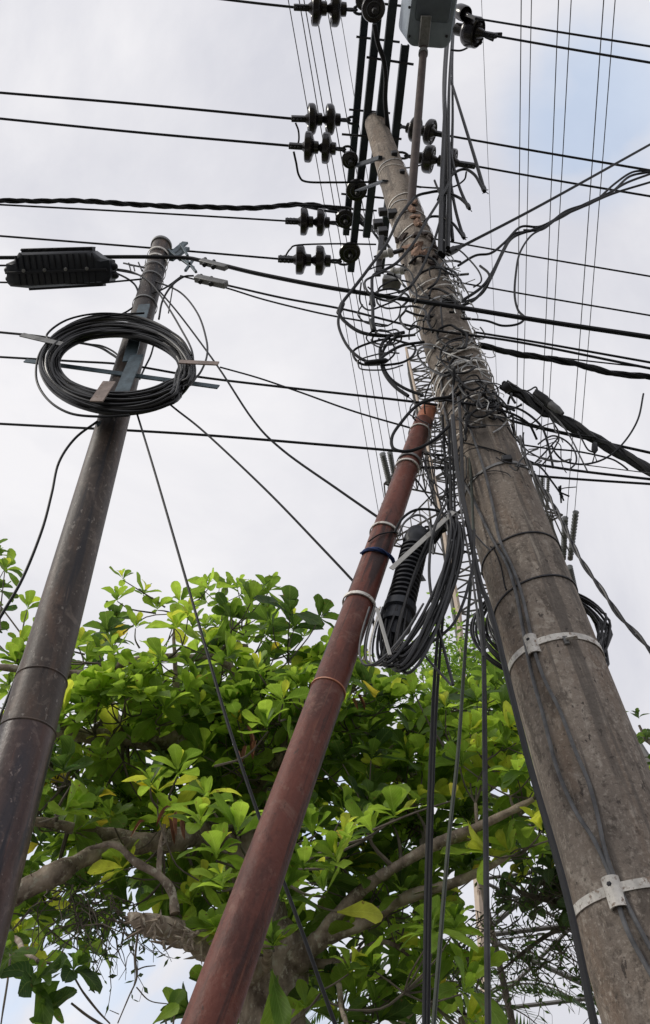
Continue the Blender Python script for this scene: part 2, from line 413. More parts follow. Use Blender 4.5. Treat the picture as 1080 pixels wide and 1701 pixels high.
for i, (py, t0, t1, wd) in enumerate(((262, .02, .01, .010), (270, -.02, .02, .006), (322, .03, -.02, .012), (330, -.03, .02, .008), (348, .02, .03, .010), (372, .05, .0, .012), (385, .05, .02, .010),
    (465, .03, .02, .012), (482, .05, -.02, .010), (500, .05, -.01, .014), (560, .04, .0, .012), (590, .06, -.01, .016), (603, .05, .01, .014), (612, .06, -.02, .012), (624, .07, .0, .012), (640, .05, .02, .010), (668, .05, 0, .01), (700, .03, .02, .008))):
    mb = MB(); ring(mb, zring(py), wd, .003, tilt=(t0, t1), off=.003 if py < 450 else .011, n=40, wob=.012)
    mb.build('tie_band', white_tie if i % 3 else alu, cp)
# spalled collar with rust stains below the crossarms
mb = MB()
def shard(mb, px, py, s, ma=None):
    p = onpole(px, py, .002); a = axis(p.z); nr = Vector((p.x-a.x, p.y-a.y, 0)).normalized(); tg = Vector((0, 0, 1)).cross(nr)
    k = rnd.randint(5, 8); b0 = len(mb.v); c = p + nr*.022
    for i in range(k):
        an = 2*math.pi*i/k; r = pxlen(s, p)*rnd.uniform(.5, 1.2)
        v = p + tg*math.cos(an)*r + Vector((0, 0, 1))*math.sin(an)*r*1.3 + nr*rnd.uniform(.004, .03)
        mb.v.append(v); mb.v.append(v - nr*.012)
    mb.v.append(c)
    for i in range(k):
        j = (i+1) % k; mb.f.append((b0+2*i, b0+2*j, b0+2*k)); mb.f.append((b0+2*i, b0+2*i+1, b0+2*j+1, b0+2*j))
for (x, y, s) in ((672, 396, 9), (690, 392, 8), (705, 392, 8), (716, 400, 7), (690, 436, 9), (705, 434, 8), (672, 446, 7), (716, 440, 9), (662, 400, 6), (724, 416, 8), (722, 430, 7)): mb = MB(); shard(mb, x, y, s); mb.build('spalled_crust', jag, cp, smooth=False)

mb = MB()
for (x, y, s) in ((685, 350, 8), (690, 362, 9), (694, 374, 8), (688, 340, 6), (680, 412, 11), (695, 418, 12), (706, 424, 9), (696, 408, 8)): mb = MB(); shard(mb, x, y, s); mb.build('rust_patch', rustc, cp, smooth=False)

# crossarms: two pairs of channel bars bolted either side of the pole
ZA, ZB = 9.42, 8.72
AZ = R(-7.8); AD = Vector((math.sin(AZ), math.cos(AZ), 0))
def channel(mb, p0, p1, w_, h_, t_=.010):
    d = (p1-p0).normalized(); s_ = Vector((0, 0, 1)).cross(d)
    mb.bar(p0, p1, w_, t_); mb.bar(p0-s_*(w_/2-t_/2)+Vector((0, 0, h_/2)), p1-s_*(w_/2-t_/2)+Vector((0, 0, h_/2)), t_, h_-t_)
    mb.bar(p0+s_*(w_/2-t_/2)+Vector((0, 0, h_/2)), p1+s_*(w_/2-t_/2)+Vector((0, 0, h_/2)), t_, h_-t_)
ARM = {}
for nm, (x1, y1), (x2, y2), z in (('a', (606.5, 30), (575, 391), ZA), ('c', (652, 18), (609, 395), 8.60), ('b', (627, 35), (583, 452), ZB), ('d', (674, 75), (632, 455), ZB)):
    p0, p1 = hz(x1, y1, z), hz(x2, y2, z); dd = (p1-p0).normalized()
    if nm in 'ac': p0 = p0 - dd*.35
    if nm == 'b': p0 = p0 - dd*.12
    mb = MB(); channel(mb, p0, p1, .066, .06); ARM[nm] = (p0, p1); mb.build('crossarm', armst, cp)
for (a, b, z) in (((592, 61), (664, 70), ZA), ((580, 182), (648, 188), ZA), ((609, 95), (687, 107), ZB), ((568, 223), (667, 231), ZB), ((567, 322), (668, 332), ZB), ((572, 380), (640, 386), ZA), ((560, 345), (626, 350), ZA), ((600, 2), (668, 10), ZA)):
    mb = MB(); mb.tube([hz(*a, z-.03), hz(*b, z-.03)], .010, 8); mb.build('tie_bolt', darkm, cp)
# braces
mb = MB(); mb.bar(onpole(640, 300, .02), hz(590, 318, ZB-.03), .04, .012); mb.bar(onpole(632, 262, .02), hz(592, 275, ZB-.03), .03, .03); mb.build('brace', armst, cp)
mb = MB(); pt = axis(zt); mb.lathe(pt-Vector((0, 0, .02)), pt+Vector((0, 0, .1)), [(0, .0935), (.026, .0935), (.03, .07)], 24); mb.build('pole_cap', galv, cp)
for (x, y, s) in ((652, 355, 8), (636, 352, 7), (628, 372, 8), (655, 255, 5), (668, 285, 4), (636, 385, 8)):
    p = onpole(x, y, .01) if x > 640 else hy(x, y, axis(zring(y)).y-.1)
    mb = MB(); h = pxlen(s, p); mb.box(p, Vector((h, 0, 0)), Vector((0, h*.7, 0)), Vector((0, 0, h*1.2))); mb.build('bracket', darkm, cp)

# ------------------------------------------------------------------ insulators
INS = []
def disc_prof(r, s_):      # one bell: cap then shed, length s_
    return [(0, r*.24), (s_*.04, r*.40), (s_*.26, r*.42), (s_*.33, r*.62), (s_*.38, r*.86), (s_*.46, r*.97), (s_*.56, r), (s_*.76, r*.985), (s_*.80, r*.90), (s_*.68, r*.82), (s_*.70, r*.66), (s_*.80, r*.62), (s_*.72, r*.48), (s_*.85, r*.34), (s_, r*.2)]
def string(label, a, b, nd=2, r=24, group='suspension strings on the crossarms', rev=False):
    root = thing('insulator_string', a, label, 'insulator', group)
    d = (b-a); L = d.length; u = d.normalized(); rm = pxlen(r, (a+b)/2)
    mb = MB(); q = L*.24       # chain links at the arm end
    for i in range(2):
        c = a + u*(q*(.25+.5*i)); sd_ = (u.cross(Vector((0, 0, 1))) if i == 0 else Vector((0, 0, 1)))
        sd_.normalize(); pts = [c+u*math.cos(2*math.pi*j/12)*q*.34+sd_*math.sin(2*math.pi*j/12)*rm*.22 for j in range(13)]
        mb.tube(pts, rm*.09, 6, cap=False)
    mb.build('shackle', darkm, root)
    s_ = (L*.56)/nd
    for i in range(nd):
        mb = MB(); p = a+u*(q+s_*i); mb.lathe(p, p+u, disc_prof(rm, s_), 28); mb.build('insulator_disc', porc, root)
    mb = MB(); p = a+u*(q+s_*nd); e = b
    mb.bar(p-u*.01, e, rm*.34, rm*.5)
    for i in range(3): c = p.lerp(e, .25+.28*i); mb.lathe(c-Vector((0, 0, rm*.45)), c+Vector((0, 0, rm*.5)), [(0, rm*.1), (rm*.95, rm*.1)], 6)
    mb.build('strain_clamp', darkm, root)
    return root
def pair(p, q, z, dz=0): return hz(*p, z), hz(*q, z+dz)
def hzd(p, q, z):
    # both ends on the vertical plane that runs along the line direction
    a = hz(*p, z); b = hy(q[0], q[1], a.y, 84, a.x); return a, b
SL = {}
SL[1] = hzd((604, 17), (488, 12), ZA); string('twin disc insulator string pulling left at the top edge of the photo', *SL[1], r=26)
SL[2] = hzd((592, 200), (484, 197), ZA); string('upper left string of the crossarm pair beside the pole top', *SL[2])
SL[3] = hzd((584, 249), (480, 242), ZB); string('left string just under the upper one beside the pole top, looped jumper on it', *SL[3])
SL[4] = hzd((572, 371), (474, 367), ZA); string('left string near the far arm end, meeting the thick twisted cable', *SL[4], r=22)
SL[5] = hzd((578, 435), (462, 430), ZB); string('lowest left string hanging at the far end of the lower crossarm', *SL[5], r=24)
SR = {}
SR[2] = hzd((655, 208), (742, 225), ZA); string('right string crossing behind the brown steel pipe, the upper one', *SR[2], nd=2, r=20)
SR[3] = hzd((660, 257), (790, 276), ZB); string('right string below, ending in a clamp with a loose cable arch', *SR[3], nd=2, r=22)
SR[1] = hzd((735, 44), (824, 60), ZA); string('single large disc insulator beside the grey box near the top edge', *SR[1], nd=1, r=23)
SR[0] = hzd((738, 8), (792, 31), ZA+.2); string('small string half hidden behind the grey box at the top', *SR[0], nd=1, r=12)
def pin(label, px, py, z, r=18):
    p = hz(px, py, z); root = thing('pin_insulator', p, label, 'insulator', 'pin insulators under the crossarms')
    rm = pxlen(r, p); U_ = Vector((0, 0, 1))
    mb = MB(); mb.lathe(p-U_*.05, p+U_, [(0, rm*.3), (.01, rm*.95), (.03, rm), (.045, rm*.8), (.05, rm*.55), (.08, rm*.75), (.11, rm*.5), (.15, rm*.35), (.16, rm*.1)], 26); mb.build('shed', porc, root)
    mb = MB(); pts = [p-U_*.055+Vector((math.cos(R(a)), math.sin(R(a)), 0))*rm*.55 for a in range(0, 361, 20)]; mb.tube(pts, rm*.07, 6, cap=False); mb.build('under_ring', midc, root)  # thin ring just under the shed, paler than the porcelain
    mb = MB(); mb.lathe(p-U_*.14, p, [(0, .018), (.04, .022), (.1, .014)], 10); mb.build('pin', darkm, root)
for l, x, y, z, r in (('round pin insulator at the near arm tip, top edge of the photo', 620, 14, ZB-.08, 20), ('round pin insulator just below the second left string', 581, 264, ZB-.06, 14), ('round pin insulator halfway down the left crossarm', 592, 314, ZB-.08, 18),
        ('dark pin insulator where the thick twisted cable lands', 573, 362, ZA-.1, 16), ('lowest round pin insulator at the far end of the crossarm', 581, 418, ZB-.06, 18), ('pin insulator partly hidden behind the topmost one', 605, 0, ZA-.1, 15)):
    pin(l, x, y, z, r)

# high voltage spans and jumpers
def span(label, a, pts, w, ext, az=84, **kw):
    o = W(label, pts, w=w, Y=a.y, az=az, ext=ext, **dict(dict(name='power_line', cat='power line', group='high voltage spans'), **kw)) if False else None
    P = [a] + [hy(p[0], p[1], a.y, az, a.x) for p in pts]
    if len(P) == 2: P = [P[0], P[0].lerp(P[1], .5)-Vector((0, 0, .012)), P[1]]
    S = smoothpts(P, 6); S.append(S[-1]+(S[-1]-S[-2]).normalized()*ext)
    mb = MB(); mb.tube(S, pxlen(w, P[1])/2, 8); return tag(mb.build('power_line', kw.get('ma', black)), label, 'power line', kw.get('group', 'high voltage spans'))
span('topmost line leaving to the left, from the string at the top edge', SL[1][1], [(365, -2)], 4, 14)
span('bare black line on the left, the uppermost to reach the left edge', SL[2][1], [(240, 174), (0, 154)], 4.2, 12)
span('second black line down on the left edge, from the looped string', SL[3][1], [(240, 221), (0, 197)], 4.2, 12)
span('thin line right below the thick twisted cable on the left', SL[4][1], [(240, 353), (0, 340)], 3.2, 12)
span('line on the left running to the lowest string, above the narrow pole top', SL[5][1], [(240, 411), (0, 392)], 3.6, 12)
span('uppermost line leaving to the right at the top corner', SR[0][1], [(1080, 77)], 3.4, 14)
span('second line from the top on the right, tied to the large disc', SR[1][1], [(1080, 104)], 3.8, 14)
span('right line from the pole top string, above the diagonal cable end', SR[2][1], [(1080, 283)], 3.8, 14)
span('right line from the lower string, crossing the diagonal cable', SR[3][1], [(1080, 326)], 3.6, 14)
a4 = hz(700, 393, ZA-.1); span('thin right line leaving the pole beside the frayed cable ends', a4, [(1080, 459)], 3, 14)
a5 = hz(700, 458, ZB); span('thin right line just above the thick messenger cable', a5, [(1080, 524)], 3, 14)
JY = SL[3][1].y
def zpl(z): return lambda p: hz(p[0], p[1], z + (p[2] if len(p) > 2 else 0))
W('short jumper linking the two upper left string clamps', [(491, 204), (496, 218), (496, 236), (489, 244)], 3, place=zpl(ZA-.3), name='jumper', cat='jumper wire')
W('black jumper hooking under the second left string and running to the pole', [(488, 252), (492, 270), (497, 292), (510, 302), (560, 303), (640, 303), (700, 311)], 3.6, place=zpl(ZB-.2), name='jumper', cat='jumper wire')
W('jumper arching over the lowest left string', [(474, 426), (482, 414), (496, 407), (560, 405), (625, 406)], 3, place=zpl(ZB-.1), name='jumper', cat='jumper wire')
W('short grey jumper curving under the lower right string', [(662, 280), (690, 277), (706, 270), (712, 262)], 2.6, place=zpl(ZB-.1), name='jumper', cat='jumper wire', ma=midc)
W('jumper running behind the pole to the brown pipe', [(640, 305), (690, 310), (745, 312), (770, 300), (775, 285)], 3, place=zpl(ZB-.5), name='jumper', cat='jumper wire')
W('curved tail under the large disc insulator by the grey box', [(748, 83), (765, 84), (778, 78), (786, 68)], 3.2, place=zpl(ZA), name='jumper', cat='jumper wire', ma=midc)
for i, (x, y, an) in enumerate(((798, 62, 20), (806, 68, 60), (792, 70, 80), (812, 58, -10), (760, 20, -30), (768, 17, 30), (776, 22, 10))):
    pass
mb = MB()
for (x, y, x2, y2) in ((790, 52, 812, 60), (786, 60, 800, 72), (792, 72, 802, 62), (800, 58, 834, 57), (796, 74, 792, 66), (806, 60, 820, 66)):
    mb.bar(hz(x, y, ZA), hz(x2, y2, ZA), .03, .03)
tag(mb.build('line_clamp', darkm), 'lumpy bolted clamp where the second right line leaves the large disc', 'clamp')
mb = MB()
for (x, y, x2, y2) in ((756, 22, 774, 18), (762, 28, 770, 14), (770, 26, 784, 22), (756, 18, 762, 30)): mb.bar(hz(x, y, ZA), hz(x2, y2, ZA), .025, .025)
tag(mb.build('line_clamp', darkm), 'small knotted clamp on the topmost right line beside the box', 'clamp')

# ------------------------------------------------------------------ grey box on a brown pipe
zb = 8.6
pb = hz(711, 79, zb); bx = thing('equipment_box', pb, 'grey rounded steel box overhead at the top edge, seen from below', 'equipment box')
def rrect(mb, c, X, Y_, Z0, Z1, hw, hh, rc, n=6):
    b0 = len(mb.v); ring_ = []
    for (sx, sy, a0) in ((1, 1, 0), (-1, 1, 90), (-1, -1, 180), (1, -1, 270)):
        for i in range(n+1):
            a = R(a0+90*i/n); ring_.append((sx*(hw-rc)+rc*math.cos(a), sy*(hh-rc)+rc*math.sin(a)))
    k = len(ring_)
    lv = [(Z0, .93), (Z0+.012, 1), (Z1-.012, 1), (Z1, .93)]
    for z, s_ in lv:
        for (u, v) in ring_: mb.v.append(c+X*u*s_+Y_*v*s_+Vector((0, 0, z)))
    for i in range(3):
        for j in range(k): mb.f.append((b0+i*k+j, b0+i*k+(j+1) % k, b0+(i+1)*k+(j+1) % k, b0+(i+1)*k+j))
    mb.f.append(tuple(b0+j for j in reversed(range(k)))); mb.f.append(tuple(b0+3*k+j for j in range(k)))
YD = AD.copy(); XD = Vector((YD.y, -YD.x, 0))
cc = hz(711, 18, zb)
hw = (hz(748, 30, zb)-hz(673, 30, zb)).length/2; hh = (hz(711, -60, zb)-hz(711, 79, zb)).length/2
cc = hz(711, 79, zb)-YD*hh
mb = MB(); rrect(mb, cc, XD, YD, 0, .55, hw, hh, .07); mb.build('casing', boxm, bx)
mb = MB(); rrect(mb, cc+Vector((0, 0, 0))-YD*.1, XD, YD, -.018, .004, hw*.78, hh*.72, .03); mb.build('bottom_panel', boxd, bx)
mb = MB(); cpnt = hz(706, 52, zb-.05)
mb.bar(hz(708, 26, zb-.05), hz(703, 78, zb-.05), pxlen(17, cpnt), .05); mb.build('socket', galv, bx)
mb = MB()
for px in (680, 742):
    for py in (12, 60): q = hz(px, py, zb-.004); mb.lathe(q-Vector((0, 0, .012)), q+Vector((0, 0, .01)), [(0, .006), (.003, .011), (.012, .011)], 8)
mb.build('bolt', darkm, bx)
p0 = hz(704, 78, zb-.04); p1 = hy(684, 325, axis(6.8).y-.12)
pp = thing('steel_pipe', p1, 'brown steel pipe rising from the concrete pole to the grey box', 'pipe')
mb = MB(); mb.tube([p0, p0.lerp(p1, .3), p0.lerp(p1, .6), p1, p1+(p1-p0).normalized()*.5], [.030, .030, .030, .028, .028], 16); mb.build('tube', brownp, pp)
mb = MB(); q = p0.lerp(p1, .04); mb.lathe(q, p1, [(0, .038), (.05, .038)], 16); mb.build('collar', galv, pp)

# ------------------------------------------------------------------ black cables dropping from the box
G = 'black cables dropping past the grey box'
drops = [('dropping black cable, leftmost of the bunch beside the grey box', [(752, -5), (742, 100), (738, 200), (734, 300), (731, 420)], 5, 1.0),
 ('dropping black cable that stays straight down to the tangle', [(757, -5), (748, 110), (745, 210), (746, 300), (744, 412)], 5, 1.02),
 ('thick dropping cable in the middle of the bunch', [(745, -5), (742, 60), (738, 140), (741, 240), (737, 330), (735, 425)], 7, 1.04),
 ('thin dropping cable behind the bunch, slightly to the right', [(758, -5), (752, 90), (752, 200), (748, 330), (752, 400)], 4, 1.06)]
for l, p, w_, s_ in drops:
    W(l, p, w_, Y=1.72*s_, group=G)
def frayed(label, pts, w_, Y=1.8, tipdir=None):
    o = W(label, pts, w_, Y=Y, group='loose cable ends near the pole head')
    e = hy(*pts[-1], Y); e0 = hy(*pts[-2], Y); d = (e-e0).normalized()
    mb = MB(); L = pxlen(22, e)
    mb.tube([e-d*L*.9, e-d*L*.45, e], [pxlen(w_*.75, e), pxlen(w_*.85, e), pxlen(w_*.5, e)], 8)
    for i in range(3):
        f = e+Vector((rnd.uniform(-1, 1), rnd.uniform(-1, 1), rnd.uniform(-1, 1)))*L*.25
        mb.tube([e-d*L*.2, f+d*L*.25], pxlen(.8, e), 5)
    mb.build('taped_end', darkm, o)
frayed('long loose cable swinging right, its taped end hanging freest to the right', [(748, 130), (765, 185), (782, 240), (797, 290), (805, 318)], 5.5)
frayed('loose cable whose taped end hangs in the middle of the three', [(742, 190), (748, 250), (760, 300), (770, 328), (780, 347)], 5)
frayed('loose cable whose taped end hangs lowest of the three', [(740, 230), (747, 290), (755, 340), (763, 372), (771, 396)], 5)
W('arching loop joining the rightmost taped end to the bunch', [(728, 332), (738, 308), (754, 288), (772, 281), (788, 290), (798, 306), (804, 317)], 5, Y=1.78, name='cable_loop')
W('low arch joining the middle taped end back to the pole', [(665, 358), (689, 328), (712, 320), (735, 318), (760, 327), (772, 336), (780, 346)], 5, Y=1.76, name='cable_loop')
W('short arch from the pole to the lowest taped end', [(705, 368), (716, 360), (735, 361), (752, 371), (764, 386), (770, 395)], 4.5, Y=1.77, name='cable_loop')
W('long drip cable sweeping from the pole head down left and under the messenger', [(689, 328), (665, 358), (642, 405), (611, 448), (585, 482), (569, 503), (564, 520), (574, 535), (600, 552), (640, 558), (672, 552)], 5.5, Y=1.68, name='drip_loop')
W('drip cable bowing left to an elbow then dropping straight', [(748, 300), (728, 336), (708, 368), (689, 401), (662, 434), (636, 450), (620, 458), (618, 475), (619, 500), (620, 550)], 5, Y=1.66, name='drip_loop')
W('wide sagging drip cable, lowest on the left of the pole', [(568, 505), (562, 535), (570, 562), (584, 583), (604, 598), (625, 601), (642, 588), (668, 574), (705, 568)], 5, Y=1.66, name='drip_loop')
W('thick looped tail curling down beside the pole, ending near the red pipe', [(672, 552), (648, 558), (633, 575), (633, 600), (640, 622), (656, 642), (678, 658)], 6, Y=1.68, name='cable_loop')
W('second curling tail running close under the thick one', [(690, 556), (655, 562), (637, 582), (636, 605), (648, 628), (672, 645), (703, 657)], 5, Y=1.7, name='cable_loop')
W('big open cable ring hanging in front of the red pipe top', [(744, 660), (715, 664), (690, 676), (668, 700), (652, 724), (653, 744), (672, 750), (695, 745), (722, 730), (746, 708)], 5.5, Y=1.72, name='cable_loop')
W('loop from the pole head down the left face to the dark clamp', [(722, 300), (735, 340), (724, 392), (712, 420), (698, 452), (680, 478), (662, 486)], 4.5, Y=1.72, name='cable_loop')
W('thin tail hanging on the left of the drip loops', [(600, 470), (598, 500), (612, 515), (635, 508), (655, 500)], 3, Y=1.7, name='cable_loop')
zpl2 = lambda p: hz(p[0], p[1], 8.35)
# denser medium loops left of the pole (each cable on its own)
kinds = ['tight', 'flattened', 'loose', 'drooping', 'sagging', 'slim', 'narrow', 'heavy', 'bent', 'kinked', 'upper', 'lower']
for i in range(12):
    cx, cy = 650+rnd.uniform(-28, 42), 470+i*12+rnd.uniform(-8, 8); rx, ry = rnd.uniform(18, 52), rnd.uniform(8, 24); a0 = rnd.uniform(0, 6); tl = rnd.uniform(-.5, .5); Yl = 1.68+rnd.uniform(-.03, .06)
    pts = []
    kk = rnd.randint(8, 12)
    for j in range(kk):
        a = a0+j*.62; pts.append((cx+rx*math.cos(a)-ry*tl*math.sin(a)+rnd.uniform(-3, 3), cy+ry*math.sin(a)+rx*tl*math.cos(a)*.4+rnd.uniform(-3, 3), rnd.uniform(-.02, .02)))
    lab = '%s black wire curl on the left side of the pole, %s' % (kinds[i], ('above the messenger cable', 'behind the messenger cable', 'just below the messenger cable', 'over the lower drip loops')[i//3])
    W(lab, pts, rnd.choice((2.6, 3.2, 4)), Y=Yl, name='wire_curl', cat='wire', group='wire curls around the pole', ma=rnd.choice((black, midc, blackc)))

places = [(700, 455, 'beside the white spools'), (722, 470, 'over the messenger cable'), (735, 500, 'crossing the messenger cable'), (742, 530, 'just under the messenger cable'), (752, 560, 'at the flat twisted bundle'), (765, 590, 'over the pale bands'), (778, 620, 'above the wide joint'), (790, 650, 'at the wide joint'), (800, 668, 'over the knot at the joint'), (725, 600, 'on the left face above the joint'), (740, 640, 'by the top of the red pole'), (812, 690, 'right below the joint'), (772, 470, 'where the service bundle lands'), (760, 445, 'under the rising cable grip')]
for i, (cx, cy, w1) in enumerate(places):
    for q in (0, 1) if i % 2 else (1,):
        rx, ry = rnd.uniform(22, 46), rnd.uniform(12, 30); a0 = rnd.uniform(0, 6); tl = rnd.uniform(-.8, .8); kk = rnd.randint(7, 11); pts = []
        for j in range(kk):
            a = a0+j*.6; u_, v_ = rx*math.cos(a), ry*math.sin(a); pts.append((cx+u_*math.cos(tl)-v_*math.sin(tl)+rnd.uniform(-2, 2), cy+u_*math.sin(tl)+v_*math.cos(tl)+rnd.uniform(-2, 2)))
        W(('thick dark' if q else 'thin grey')+' cable loop hugging the concrete pole '+w1, pts, 4.2 if q else 2.8, place=(lambda o_: (lambda p: onpole(p[0], p[1], o_)))(.012+.02*q), ma=(black, blackc)[i % 2] if q else (greyc, midc, alu)[i % 3], name='cable_loop', group='cable loops hugging the concrete pole')

W('thick black jumper hanging in front of the pole top between the crossarms', [(622, 40), (628, 72), (637, 98), (641, 130), (640, 165), (643, 200), (648, 236)], 8, place=zpl2, name='jumper', cat='jumper wire')

# white spools and terminal hardware beside the pole
def spool(label, x, y, L, r, ma, ang):
    p = hy(x, y, 1.74); d = Vector((math.cos(R(ang)), -.25, math.sin(R(ang)))).normalized(); l = pxlen(L, p); rr = pxlen(r, p)
    root = thing('spool_insulator', p, label, 'insulator')
    mb = MB(); mb.lathe(p-d*l/2, p+d, [(0, rr*.8), (l*.1, rr), (l*.25, rr), (l*.32, rr*.75), (l*.68, rr*.75), (l*.75, rr), (l*.9, rr), (l, rr*.8)], 18); mb.build('body', ma, root)
    mb = MB(); mb.lathe(p-d*l*.75, p+d, [(0, rr*.2), (l*1.5, rr*.2)], 8); mb.build('bolt', darkm, root)
spool('white porcelain spool left of the rust-stained collar', 640, 422, 26, 8, whitec, -12)
spool('white spool below the first one, against the pole', 661, 450, 24, 7, whitec, -30)
mb = MB(); p = hy(651, 468, 1.72); mb.box(p, Vector((.045, 0, -.01)), Vector((0, .03, 0)), Vector((.008, 0, .028))); tag(mb.build('terminal_box', galv), 'small grey terminal box under the white spools', 'terminal box')
mb = MB(); p = hy(632, 425, 1.76); mb.bar(hy(634, 395, 1.78), hy(628, 455, 1.78), .035, .03); mb.bar(hy(624, 428, 1.78), hy(670, 415, 1.8), .02, .02); tag(mb.build('spool_rack', darkm), 'dark upright rack holding the white spools', 'bracket')
for l, x, y, a in (('black connector sleeve at the elbow of the drip cable', 619, 500, 88), ('black connector sleeve lower on the straight drop', 619, 540, 92), ('black sleeve where the two left drip loops part', 566, 512, 75), ('black sleeve at the bottom of the widest drip loop', 625, 601, 5)):
    p = hy(x, y, 1.66 if x > 600 else 1.68); d = Vector((math.cos(R(a)), 0, math.sin(R(a)))); l_ = pxlen(20, p); mb = MB(); r_ = pxlen(4.5, p)
    mb.lathe(p-d*l_, p+d, [(0, r_*.5), (l_*.2, r_), (l_*1.8, r_), (l_*2, r_*.5)], 12); tag(mb.build('cable_sleeve', black), l, 'connector')

# dense fine tie wire tangle, far past counting
def tangle(name, label, cx0, cy0, cx1, cy1, n, spread, seed, ma, wpx, off=.03, size=(10, 30), reach=.075):
    rg = random.Random(seed); mb = MB()
    for i in range(n):
        t = rg.random(); cx = cx0+(cx1-cx0)*t+rg.gauss(0, spread); cy = cy0+(cy1-cy0)*t+rg.gauss(0, spread*.8)
        c = onpole(cx, cy, off); r = pxlen(rg.uniform(*size), c); v = c; d = Vector((rg.uniform(-1, 1), rg.uniform(-1, 1)*.6, rg.uniform(-1, 1))).normalized()
        ax = Vector((rg.uniform(-1, 1), rg.uniform(-1, 1), rg.uniform(-1, 1))).normalized(); pts = [v]
        bend = rg.uniform(.12, .5)
        for j in range(rg.randint(6, 15)):
            d = (Matrix.Rotation(bend*rg.uniform(.6, 1.2), 3, ax) @ d - Vector((0, 0, .06))).normalized(); ax = (ax+Vector((rg.uniform(-1, 1), rg.uniform(-1, 1), rg.uniform(-1, 1)))*.15).normalized()
            v = v+d*r*.35*rg.uniform(.6, 1.7)
            a = axis(v.z); dd = Vector((v.x-a.x, v.y-a.y, 0)); mn = rad(v.z)+.008
            if dd.length < mn: v = Vector((a.x, a.y, v.z))+dd.normalized()*mn
            mx_ = rad(v.z)+reach
            if dd.length > mx_: v = Vector((a.x, a.y, v.z))+dd.normalized()*mx_
            pts.append(v)
        mb.tube(smoothpts(pts, 3), pxlen(wpx*rg.uniform(.6, 1.2), c)/2, 5)
    tag(mb.build(name, ma), label, 'wire', kind='stuff')
tangle('wire_tangle', 'silvery mass of fine tie wire matted along the right side of the pole', 745, 400, 815, 680, 50, 10, 3, alu, 2.2, size=(8, 22), reach=.055)
tangle('wire_tangle', 'dark mass of thin wires matted over the pole below the rusty collar', 720, 400, 800, 700, 26, 15, 5, midc, 2.8, size=(10, 26), reach=.06)
tangle('wire_tangle', 'black knot of cable ends at the wide lower joint of the pole', 770, 650, 850, 695, 20, 14, 9, black, 4.4, size=(10, 24))
tangle('wire_tangle', 'loose thin wires trailing from the knot right of the pole', 850, 680, 885, 770, 12, 18, 12, midc, 2.6, size=(18, 40), reach=.16)
tangle('wire_tangle', 'thin wires frizzing off between the red pipe and the concrete pole', 715, 690, 760, 800, 34, 14, 15, midc, 2.6, size=(14, 40), reach=.14)

# ------------------------------------------------------------------ long telecom spans
T = 'telecom spans crossing the photo'
W('thick black messenger cable crossing the whole photo in front of both poles', [(0, 428), (270, 427), (340, 434), (430, 455), (560, 480), (740, 507), (900, 533), (1080, 560)], 7.5, Y=1.70, ext=(6, 6), name='span_cable', group=T)
W('cable under the messenger, leaving the clamp right of the narrow pole', [(378, 474), (470, 495), (572, 514), (700, 545), (860, 568), (1080, 612)], 4, Y=1.74, ext=(0, 6), name='span_cable', group=T)
W('thin cable sagging from the narrow pole clamp into the drip loops', [(300, 458), (375, 478), (440, 498), (530, 520), (600, 533), (645, 541)], 3, Y=1.76, name='span_cable', group=T)
W('cable emerging right of the pole between messenger and thick twisted bundle', [(790, 552), (900, 570), (1080, 602)], 4, Y=1.74, ext=(0, 6), name='span_cable', group=T)
W('span through the coil bracket, crossing the pole at its wide lower joint', [(0, 593), (120, 600), (210, 606), (330, 626), (470, 643), (700, 669), (800, 686), (900, 712), (1080, 752)], 4.2, Y=1.88, ext=(6, 6), name='span_cable', group=T)
W('cable reaching the left coil arm from the left edge', [(0, 552), (60, 558), (110, 566), (160, 575), (185, 588), (202, 600)], 4.2, Y=1.92, ext=(6, 0), name='span_cable', group=T)
W('lowest long span on the left, ending behind the red pipe', [(0, 704), (300, 720), (540, 739), (647, 748), (740, 757)], 4.5, Y=2.12, ext=(6, 0), name='span_cable', group=T)
W('short cable stub from the red pipe to the concrete pole', [(690, 776), (720, 777), (765, 777)], 5, Y=2.1, name='cable_stub')
W('lower right span leaving the pole, upper of the close pair', [(850, 765), (960, 782), (1080, 796)], 4.5, Y=2.1, ext=(0, 6), name='span_cable', group=T)
W('lower right span leaving the pole, lower of the close pair', [(860, 788), (960, 796), (1080, 804)], 4.2, Y=2.14, ext=(0, 6), name='span_cable', group=T)
W('thin span rising left of the red pipe toward the coil bracket', [(366, 610), (430, 628), (500, 652), (590, 684), (700, 716)], 3, Y=1.95, name='span_cable', group=T)
W('thick twisted power bundle from the left edge to the far arm end', [(0, 334), (130, 334), (290, 343), (420, 345), (500, 340), (545, 344), (575, 352), (610, 376)], 9, Y=SL[4][1].y, az=84, tw=3, ext=(10, 0), name='bundled_cable', group=T)
W('loose strand peeling off the twisted bundle toward the pole', [(500, 342), (540, 350), (590, 358), (620, 378), (640, 402), (652, 418)], 4.5, Y=2.9, name='cable')
W('second strand dropping from the bundle to the spool rack', [(490, 341), (556, 343), (588, 348), (606, 366), (622, 388), (634, 404)], 4, Y=2.8, name='cable')
